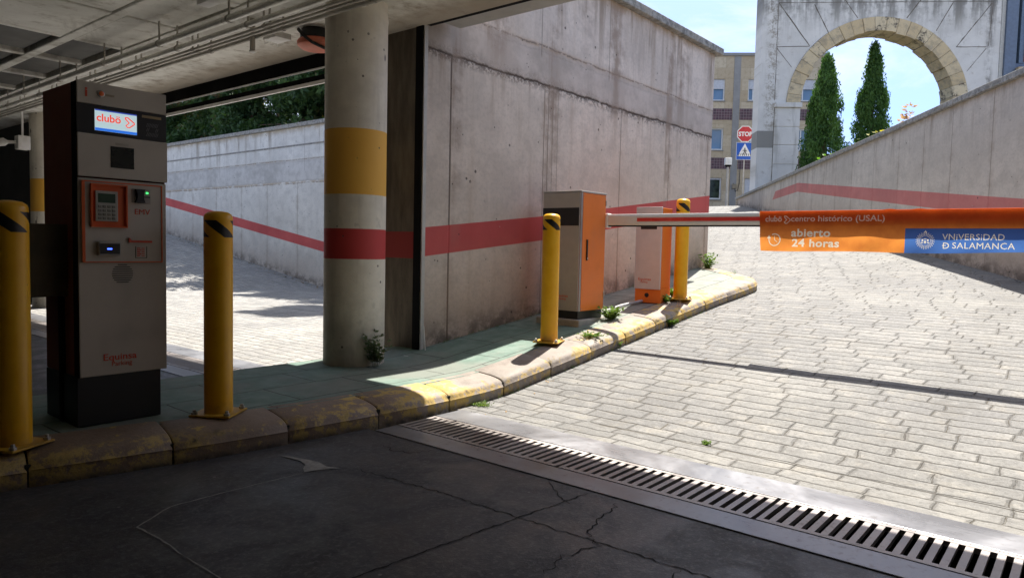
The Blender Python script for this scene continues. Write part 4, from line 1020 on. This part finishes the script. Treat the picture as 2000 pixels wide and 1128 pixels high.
# leaf litter
b = MB(); b.flat = 1
for k in range(70):
    x = rnd.uniform(3.3, 8.5); y = interp(x, KX, KY)-rnd.uniform(0, .10)-(rnd.random()**3)*.3; s = rnd.uniform(.006, .02); a = rnd.uniform(0, 6.3); z = zr(x)+.004
    b.add([(x, y, z), (x+s*math.cos(a), y+s*math.sin(a), z+s*.3), (x+s*math.cos(a)-s*.6*math.sin(a), y+s*math.sin(a)+s*.6*math.cos(a), z+s*.2), (x-s*.6*math.sin(a), y+s*.6*math.cos(a), z)], [(0, 1, 2, 3)])
for k in range(130):
    y = rnd.uniform(14, 22); x = 10.5-abs(rnd.gauss(0, .12)); s = rnd.uniform(.02, .06); a = rnd.uniform(0, 6.3); z = zl(y)+.006
    b.add([(x, y, z), (x+s*math.cos(a), y+s*math.sin(a), z+s*.3), (x+s*math.cos(a)-s*.6*math.sin(a), y+s*math.sin(a)+s*.6*math.cos(a), z+s*.2), (x-s*.6*math.sin(a), y+s*.6*math.cos(a), z)], [(0, 1, 2, 3)])
setp(b.obj('leaf_litter', plain('dry_leaves', (.30, .20, .10), .9, 0, .4, 3)), 'dry leaves and grit gathered along the kerb and wall', 'leaf litter', kind='stuff')

b = MB(); b.flat = 1; r_g = random.Random(77)
for k in range(46):
    x = r_g.uniform(3.4, 9.0); yk = interp(x, KX, KY)
    for q in range(r_g.randint(3, 9)):
        px_, py_ = x+r_g.uniform(-.03, .03), yk-r_g.uniform(.0, .02); a = r_g.uniform(0, 6.3); h_ = r_g.uniform(.01, .04); z = zr(x)
        b.add([(px_-.002, py_, z), (px_+.002, py_, z), (px_+math.cos(a)*h_*.7, py_+math.sin(a)*h_*.7, z+h_)], [(0, 1, 2)])
for k in range(60):
    x = r_g.uniform(4.5, 9.9); z = zr(x)+.15
    for q in range(r_g.randint(2, 6)):
        px_, py_ = x+r_g.uniform(-.04, .04), WY-r_g.uniform(.0, .03); a = r_g.uniform(3.1, 6.3); h_ = r_g.uniform(.01, .05)
        b.add([(px_-.003, py_, z), (px_+.003, py_, z), (px_+math.cos(a)*h_*.7, py_+math.sin(a)*h_*.7, z+h_)], [(0, 1, 2)])
setp(b.obj('gutter_grass', M_weed), 'short dry grass blades sprouting along the kerb and wall foot', 'grass', kind='stuff')
# trees
def leaves(b, r, c, rad, n, size, upw=0.0, shell=.55):
    for i in range(n):
        while True:
            d = Vector((r.gauss(0, 1), r.gauss(0, 1), r.gauss(0, 1)))
            if d.length > .01: break
        d.normalize(); k = shell+(1-shell)*r.random() if r.random() < .8 else r.random()
        p = Vector((c[0]+d.x*rad[0]*k, c[1]+d.y*rad[1]*k, c[2]+d.z*rad[2]*k))
        a = Vector((r.uniform(-1, 1), r.uniform(-1, 1), r.uniform(-1, 1)+upw)).normalized(); q = a.cross(Vector((r.uniform(-1, 1), r.uniform(-1, 1), r.uniform(-1, 1)))).normalized()
        s = size*r.uniform(.6, 1.4); b.add([p-a*s, p+q*s*.42, p+a*s*1.1, p-q*s*.42], [(0, 1, 2, 3)])
def cypress(label, x, y, base, h, rmax, seed, n=300):
    r = random.Random(seed); t = thing('cypress_tree', label, 'cypress', (x, y, base), group='cypresses seen through the arch')
    MB().tube([(0, 0, -.2), (0, 0, h*.5), (.05, 0, h*.9)], [.16, .09, .02], 10).obj('trunk', M_bark, t, smooth=True)
    b = MB(); b.flat = 1
    for i in range(n):
        k = r.random()**.9; z = .15+k*(h-.3)
        pr = rmax*min(1, (1-k)**.72*1.22)*(.72+.28*min(1, k*4))*(1+.10*math.sin(k*17+seed)+.06*math.sin(k*41))
        a = r.uniform(0, 6.28); d = pr*(.5+.5*r.random()+(.14 if r.random() < .12 else 0)); cc = (d*math.cos(a), d*math.sin(a), z)
        cr = .15+.10*r.random(); leaves(b, r, cc, (cr, cr, cr*2.4), 95, .055, 1.6, .3)
    for k in range(14): leaves(b, r, (r.uniform(-.05, .05), r.uniform(-.05, .05), h*(.90+.012*k)-.3), (.09, .09, .2), 30, .05, 2.5, .2)
    b.obj('crown', M_cyp, t); return t
cypress('broad dark green cypress in front of the left arch pier', 28.52, 8.33, STREET, 5.30, .90, 21, 330)
cypress('slimmer dark green cypress in the middle of the arch opening', 34.0, 8.0, STREET, 7.0, .95, 22, 340)
def tree(label, x, y, base, h, rad, seed, trunk_h=1.5, nb=46, red=False, cat='tree'):
    r = random.Random(seed); t = thing('conifer_tree', label, cat, (x, y, base), group='dark trees behind the far ramp wall')
    b = MB(); b.tube([(0, 0, -.2), (.05, .03, h*.35), (-.04, .02, h*.8)], [.17, .12, .03], 9)
    limbs = []
    for k in range(9):
        z = h*(.15+.07*k); a = k*2.4+seed; e = rad*.75*(1-.05*k); b.tube([(0, 0, z), (e*.5*math.cos(a), e*.5*math.sin(a), z+.15), (e*math.cos(a), e*math.sin(a), z+.1)], [.05, .03, .012], 6)
    b.obj('trunk', M_bark, t, smooth=True)
    b = MB(); b.flat = 1
    for i in range(nb):
        k = r.random(); z = h*(.06+.9*k); rr = rad*(1-.35*k)*(.8+.3*math.sin(k*9+seed)); a = r.uniform(0, 6.28); d = rr*math.sqrt(r.random())
        cr = r.uniform(.28, .6); leaves(b, r, (d*math.cos(a), d*math.sin(a), z), (cr, cr, cr*.8), 210, .085, .5, .35)
    b.obj('crown', M_con, t); return t
for i, (x, y, h, rad, lab) in enumerate([
    (12.2, 9.3, 8.6, 1.3, 'tall dark conifer behind the wall corner, hidden by the ramp wall'),
    (12.3, 11.3, 9.8, 1.4, 'tall dark conifer behind the far wall, just right of the round column'),
    (12.4, 13.9, 5.6, 1.7, 'dark conifer behind the far wall, nearest to the round column'),
    (12.3, 16.2, 5.9, 1.8, 'dark conifer behind the far wall, second from the round column'),
    (12.6, 18.6, 6.0, 1.9, 'dark conifer with reddish branches behind the far wall, third from the column'),
    (12.4, 21.2, 7.0, 2.0, 'dark conifer behind the far wall, fourth from the column'),
    (12.8, 24.0, 7.2, 2.1, 'dark conifer behind the far wall, just right of the pay machine'),
    (12.7, 27.4, 7.5, 2.2, 'farthest dark conifer behind the wall, mostly hidden by the pay machine')]):
    tree(lab, x, y, STREET, h, rad, 40+i, nb=int(50+rad*34))
for i, (x, y) in enumerate([(15.2, 16.5), (15.6, 20.5), (15.5, 24.5), (15.8, 28.5), (16.5, 33), (15, 12.5)]):
    tree(['tall dark conifer in the second row, near the column side', 'tall dark conifer in the middle of the second row', 'tall dark conifer in the second row, towards the pay machine', 'tall dark conifer in the second row, behind the pay machine top', 'tall dark conifer at the far end of the second row', 'tall dark conifer in the second row, nearest to the column'][i], x, y, STREET, 9.5, 2.6, 60+i, nb=100)
# plants on top of the right wall
def wallplant(label, x, off, h, mat, seed, n, sp, lw_, name='shrub'):
    p = rwp(x, off); return tuft(name, label, p[0], p[1], STREET+.02, n, h, sp, mat, lw_, seed, 'shrub')
wallplant('bright green spiky shrub rising behind the wall at the foot of the left cypress', 20.6, -1.0, 1.0, M_shrub, 31, 34, .42, .05)
wallplant('yellow flowering shrub poking above the sloping wall between the cypresses', 17.3, -.7, .98, M_yel, 32, 18, .18, .035)
wallplant('dry pinkish flower plume above the wall in front of the slimmer cypress', 15.6, -.65, 1.25, M_dry, 33, 20, .20, .035)
wallplant('thin bare sprigs above the wall right of the left cypress', 18.3, -.7, 1.3, M_weedd, 34, 9, .14, .022)

# ---------------------------------------------------------------- arch
def arch():
    t = thing('stone_arch', 'tall weathered concrete gateway with yellow stone arch ring and panel grooves', 'arch', (33.29, 7.79, 0), R(-55))
    g = G('arch_concrete', .9); x, y, z = g.sep(g.obj); p = g.comb(x, z); n0 = g.noise(p, .55, 6, .62, .4); n1 = g.noise(p, 3, 6, .7); n2 = g.noise(p, 14, 5, .7)
    st = g.noise(g.comb(x*2.6, z*.28), 1, 6, .65)
    c = g.mix(g.ss(n0, .3, .7), (.60, .59, .57), (.76, .75, .73)); c = g.mix(g.ss(st, .52, .72)*.6, c, (.30, .285, .25)); c = g.mix(g.ss(n1, .56, .72)*.55, c, (.36, .33, .28))
    c = g.mix(g.m('MULTIPLY', g.ss(z, 10.2, 12), g.ss(st+n1*.5, .62, .85))*.8, c, (.13, .125, .115))
    edge = g.m('MULTIPLY', g.m('MULTIPLY', g.ss((x+4.25).abs(), .4, .05), g.ss(n1*.6+n2*.5, .52, .62)), g.ss(z, 5.6, 7)); c = g.mix(edge*.6, c, (.22, .18, .13))
    edr = g.m('MULTIPLY', g.ss((x-4.55).abs(), .28, .0), g.ss(st+n1*.5, .6, .8)); c = g.mix(edr*.75, c, (.15, .14, .13))
    c = g.mix(g.m('MULTIPLY', g.m('MULTIPLY', g.ss(x, -4.08, -4.10), g.ss(z, 5.58, 5.6)), g.ss(z, 6.32, 6.30)), c, (.27, .265, .25))
    c = g.mix(g.ss(n2, .62, .74)*.4, c, (.2, .18, .15))
    M_a = g.out(c, .9, n1*.4+n2*.4, .03, .6)
    cx, cz, ri, ro = .1, 7.38, 3.12, 3.72; Y0, Y1 = 0, .95; N = 40
    # body with arch cut-out (outer radius of the ring)
    outer = []; b = MB()
    top = 14.2; xl, xr_ = -4.77, 4.95
    angs = [math.pi-math.pi*i/N for i in range(N+1)]
    prof_ = [(cx+ro*math.cos(a), cz+ro*math.sin(a)) for a in angs]
    for (a, c2) in zip(prof_, prof_[1:]): b.prism([a, c2, (c2[0], top), (a[0], top)], Y0, Y1, 'y')
    b.box(xl, Y0, 2.9, cx-ro, Y1, top); b.box(cx+ro, Y0, 2.9, xr_, Y1, top)
    bd = b.obj('body', M_a, t)
    # stone ring voussoirs
    g = G('arch_stone', .88); p = g.obj; n1 = g.noise(p, 3, 6, .7); n2 = g.noise(p, 12, 5, .7); x, y, z = g.sep(p)
    ang = g.m('ARCTAN2', z-cz, x-cx); fr = g.m('FRACT', ang*(23/math.pi)); cell = g.m('FLOOR', ang*(23/math.pi))
    hsh = g.m('FRACT', g.m('SINE', cell*12.9898)*43758.5)
    c = g.mix(hsh, (.58, .46, .28), (.68, .58, .40)); c = g.mix(g.ss(n1, .44, .66)*.75, c, (.30, .26, .20)); c = g.mix(g.ss(n2, .58, .72)*.55, c, (.70, .66, .57))
    c = g.mix(g.m('MULTIPLY', g.ss(n1+n2*.4, .74, .86), g.ss(hsh, .5, .9)), c, (.075, .065, .055))
    jt = g.m('MAXIMUM', g.ss(fr, .05, .0), g.ss(fr, .95, 1.0)); c = g.mix(jt*.2, c, (.25, .21, .15))
    M_st = g.out(c, .9, n1*.5+n2*.5-jt, .04, .7)
    b = MB(); r = random.Random(5); K = 23
    for k in range(K):
        a0 = math.pi-math.pi*k/K; a1 = math.pi-math.pi*(k+1)/K; j1 = r.uniform(-.04, .04); j2 = r.uniform(-.025, .0)
        q = []
        for i in range(4): a = a0+(a1-a0)*i/3; q.append((cx+(ri+j1)*math.cos(a), cz+(ri+j1)*math.sin(a)))
        for i in range(4): a = a1+(a0-a1)*i/3; q.append((cx+(ro-.004+j2*.3)*math.cos(a), cz+(ro-.004+j2*.3)*math.sin(a)))
        b.prism(q, -.06+j2, Y1+.04, 'y')
    b.obj('arch_ring', M_st, t, bevel=.006, bseg=1)
    # impost piers
    for (a, c2) in ((-4.08, -3.02), (3.22, 4.3)):
        b = MB(); z = 2.9
        for (z0, z1, pr_) in [(2.9, 4.06, .05), (4.10, 4.86, .05), (4.90, 5.69, .05), (5.73, 6.46, .05), (6.50, 7.28, .05), (7.30, 7.50, .14)]:
            b.box(a-(.05 if pr_ > .1 else 0), -pr_, z0, c2+(.05 if pr_ > .1 else 0), Y1+.02, z1)
        b.box(a+.04, -.02, 4.0, c2-.04, Y1, 7.3)
        b.obj('impost', M_a, t, bevel=.012, bseg=1)
    # grooves between the rendered panels, drawn as flat dark ribbons
    b = MB(); b.flat = 1
    L_ = [((-4.10, 11.7), (-2.75, 9.9)), ((-2.62, 11.62), (-1.98, 10.42)), ((-1.37, 11.8), (-.82, 11.05)), ((1.70, 11.8), (1.17, 11.05)), ((3.0, 11.68), (2.38, 10.52)), ((4.55, 11.65), (3.22, 9.85)),
          ((-4.10, 9.86), (-2.75, 9.88)), ((3.22, 9.86), (4.42, 9.86)), ((-4.10, 9.8), (-3.45, 9.0)), ((4.42, 9.8), (3.7, 8.85)), ((-4.10, 11.7), (4.6, 11.72)), ((-4.10, 7.6), (-4.10, 11.7)), ((4.5, 9.9), (4.6, 11.72)), ((-1.4, 11.72), (-1.4, 13.5)), ((1.7, 11.72), (1.7, 13.5)), ((-4.09, 3), (-4.09, 7.4))]
    rb = MB(); rb.flat = 1
    for k, (p0, p1) in enumerate(L_): rb.ribbon([p0, p1], .045 if k < 6 else .03, 0, .006, taper=False, step=.2)
    b.add([(v[0], -.004, v[1]) for v in rb.v], rb.f); b.obj('panel_grooves', plain('groove_dark', (.15, .13, .11), .95), t)
    return t
arch()
# bay at the right of the arch
t = thing('window_bay', 'blue grey steel framed window bay at the right end of the arch', 'window', (33.29, 7.79, 0), R(-55))
MB().box(4.97, .0, 5, 5.12, .6, 14).obj('edge_wall', plain('pale_render', (.5, .5, .48), .9), t)
MB().box(5.13, -.10, 5, 5.58, .35, 14).obj('post', plain('blue_grey_steel', (.14, .18, .25), .5, .2), t)
MB().box(5.59, .30, 9.2, 12, .34, 14).obj('glass', plain('pale_glass', (.42, .50, .48), .1, 0, .2, 1.5), t)
MB().box(5.59, .02, 9.0, 12, .36, 9.19).obj('frame', plain('blue_grey_steel', (.12, .16, .24), .5, .2), t)
for k in range(6): MB().box(5.75+k*.95, .0, 9.2, 6.05+k*.95, .29, 14).obj('frame', plain('blue_grey_steel', (.13, .18, .26), .5, .2), t)
MB().box(5.93, -.05, 9.25, 6.0, -.01, 14).obj('orange_strip', plain('rust_orange', (.45, .13, .06), .6), t)
MB().box(5.59, .1, 5, 12, .5, 8.99).obj('wall', plain('cream_render', (.62, .60, .50), .9), t)
MB().box(5.58, -.3, 8.75, 12, .1, 8.98).obj('sill', plain('tan_sill', (.42, .32, .2), .8), t)

# ---------------------------------------------------------------- building behind
def building():
    t = thing('apartment_building', 'sandstone building with purple tile panels and white shutters at the top of the ramp', 'building', (45.1, 18.95, 0), R(-55))
    g = G('sandstone_cladding', .85); x, y, z = g.sep(g.obj); p = g.comb(x, z); f, cc = g.brick(p, 1.05, .72, .010, .2); tone = g.sep(cc)[0]
    n0 = g.noise(p, .8, 4); n1 = g.noise(p, 5, 6, .7); c = g.mix(tone, (.48, .385, .26), (.62, .53, .39)); c = g.mix(g.ss(n1, .45, .7)*.5, c, (.34, .25, .15)); c = g.mix(g.ss(n0, .4, .7)*.3, c, (.50, .42, .32))
    c = g.mix(f*.4, c, (.24, .19, .13)); M_s = g.out(c, .85, n1*.3-f, .01)
    g = G('purple_tiles', .35); x, y, z = g.sep(g.obj); p = g.comb(x, z); f, cc = g.brick(p, .175, .175, .012, .1, 0); tone = g.sep(cc)[0]
    c = g.mix(tone, (.055, .022, .04), (.12, .05, .07)); c = g.mix(f, c, (.22, .17, .18)); M_t = g.out(c, .35)
    M_g = plain('grey_stone_strip', (.30, .295, .29), .85, 0, .12, 1.5)
    M_fr = plain('window_frame_white', (.72, .74, .76), .5); M_sh = plain('roller_shutter', (.55, .57, .62), .6)
    g = G('window_glass', .08); n1 = g.noise(g.obj, 1.2, 4); M_gl = g.out(g.mix(n1, (.10, .20, .34), (.20, .33, .50)), .1)
    M_gd = plain('glass_dark_reflection', (.03, .04, .03), .1, 0, .8, 4)  # pane with a dark reflection painted into the glass colour
    cols = [(-9.7, -8.5), (-7.0, -5.8), (-4.4, -3.2), (-1.76, -.54), (.93, 2.1), (4.08, 5.2)]; xl, xr_ = -11.0, 5.8
    rows = [(4.5, 5.89), (7.69, 9.10), (10.86, 12.24)]; tb = [(3.2, 3.95), (6.46, 7.19), (9.63, 10.36)]
    # wall pieces around the windows so each window is a real recess
    b = MB(); zs = [2.9]
    for (a, c2) in rows: zs += [a, c2]
    zs.append(13.72)
    xs_ = [xl]
    for (a, c2) in cols: xs_ += [a, c2]
    xs_.append(xr_)
    for i in range(0, len(zs)-1, 2): b.box(xl, 0, zs[i], xr_, .3, zs[i+1])
    for (a, c2) in rows:
        for i in range(0, len(xs_)-1, 2): b.box(xs_[i], 0, a, xs_[i+1], .3, c2)
    b.box(xl, .31, 2.9, xr_, 9, 13.7); b.obj('wall', M_s, t)
    MB().box(xl-.12, -.10, 13.722, xr_+.12, 9.1, 13.90).obj('parapet', M_g, t)
    for x0 in (-8.1, -5.2, -2.5, .0, 2.9):
        MB().box(x0, -.03, 2.9, x0+.42, -.002, 13.7).obj('stone_strip', M_g, t)
    for (za, zb) in tb:
        for x0, x1 in ((-7.65, -5.25), (-4.75, -2.55), (-2.05, -.03), (.45, 2.85), (3.35, 5.75)):
            MB().box(x0, -.02, za, x1, -.002, zb).obj('tile_panel', M_t, t)
    for ri_, (a, c2) in enumerate(rows):
        for ci, (x0, x1) in enumerate(cols):
            wn = MB(); e = .08
            wn.box(x0, .10, a, x0+e, .18, c2).box(x1-e, .10, a, x1, .18, c2).box(x0+e, .10, a, x1-e, .18, a+e).box(x0+e, .10, c2-e, x1-e, .18, c2)
            wn.box((x0+x1)/2-.28, .11, a+e, (x0+x1)/2-.21, .17, c2-e)
            wo_ = wn.obj('window', M_fr, t)
            MB().box(x0, .19, a, x1, .22, c2).obj('pane', M_gd if (ri_ == 0 and ci == 3) else M_gl, wo_)
            hs = {2: .62, 1: .0, 0: .12}[ri_]
            if ri_ == 0 and ci == 4: hs = 1.25
            if hs: MB().box(x0+e, .075, c2-hs, x1-e, .099, c2-.01).obj('shutter', M_sh, wo_)
            MB().box(x0-.05, -.06, a-.06, x1+.05, .12, a-.001).obj('sill', M_g, wo_)
    b = MB(); b.tube([(.62, -.03, 6.9), (.60, -.04, 5.6), (.52, -.05, 5.1), (.38, -.05, 5.0), (.28, -.05, 5.3), (.22, -.04, 5.55)], .018, 6); b.obj('cable', M_black, t)
    MB().box(.15, -.1, 5.2, .42, -.035, 5.5).obj('cable_box', plain('tan_box', (.3, .25, .18), .7), t)
building()

# ---------------------------------------------------------------- street furniture
t = thing('traffic_sign', 'red stop sign above a blue crossing sign on a grey pole at the ramp top', 'road sign', (32.55, 13.02, STREET), R(-55))
k = 33/25
MB().tube([(0, .03, 0), (0, .03, 3.75)], .03, 12).obj('pole', M_galvd, t, smooth=True)
sp = MB(); oc = [(.40*math.cos(R(22.5+45*i))*1.0, .40*math.sin(R(22.5+45*i))) for i in range(8)]
zc = 1.1+4.13*k-STREET; zc2 = 1.1+3.55*k-STREET
def disc(name, pts, y0, y1, zc_, mat, par): b = MB(); b.prism([(p[0], p[1]+zc_) for p in pts], y0, y1, 'y'); return b.obj(name, mat, par)
M_sw = plain('sign_white', (.8, .8, .8), .4, 0, .03); M_sr = plain('sign_red', (.55, .02, .03), .35, 0, .05); M_sb = plain('sign_blue', (.01, .10, .50), .35, 0, .05)
s1 = disc('stop_panel', oc, -.015, -.001, zc, M_sw, t); disc('red_field', [(p[0]*.9, p[1]*.9) for p in oc], -.018, -.0155, zc, M_sr, s1)
text('lettering', 'STOP', .27, M_sw, s1, frame((0, -.0195, zc-.095), (1, 0, 0), (0, 0, 1), (0, -1, 0)), .002, 'CENTER', .012, sx=.95)
s2 = MB().box(-.385, -.015, zc2-.42, .385, -.001, zc2+.38).obj('crossing_panel', M_sw, t)
MB().box(-.37, -.018, zc2-.405, .37, -.0155, zc2+.365).obj('blue_field', M_sb, s2)
disc('white_triangle', [(-.32, -.26), (.32, -.26), (0, .33)], -.021, -.0185, zc2, M_sw, s2)
b = MB()
for i in range(7):
    x0 = -.24+i*.08; sl_ = (x0)*.25; b.prism([(x0-.014+sl_*.6, -.24+zc2), (x0+.014+sl_*.6, -.24+zc2), (x0+.012, -.13+zc2), (x0-.012, -.13+zc2)], -.024, -.0215, 'y')
P = lambda *q: b.prism([(p[0], p[1]+zc2) for p in q], -.0262, -.0215, 'y')
P((-.03, .04), (.03, .05), (.045, -.05), (-.02, -.05)); P((-.02, -.05), (.01, -.05), (-.06, -.2), (-.10, -.2)); P((.01, -.05), (.045, -.05), (.10, -.2), (.06, -.2)); P((-.03, .05), (-.03, .02), (-.09, -.04), (-.10, -.02)); P((.03, .05), (.03, .02), (.10, -.05), (.11, -.03))
b.prism([(.005+.03*math.cos(R(a)), .095+.035*math.sin(R(a))+zc2) for a in range(0, 360, 40)], -.0262, -.0215, 'y'); b.obj('walking_figure', M_black, s2)
t = thing('street_lamp', 'short grey post lamp with white square head left of the stop sign', 'street lamp', (36.85, 15.62, STREET), R(-55))
MB().tube([(0, 0, 0), (0, 0, .5), (0, 0, 2.5)], [.09, .07, .06], 12).obj('post', M_galvd, t, smooth=True)
MB().lathe([(.07, 2.5), (.17, 2.56), (.17, 2.60)], 16).obj('collar', M_track, t)
MB().box(-.17, -.17, 2.60, .17, .17, 2.98).obj('lamp_head', M_white, t, bevel=.02)
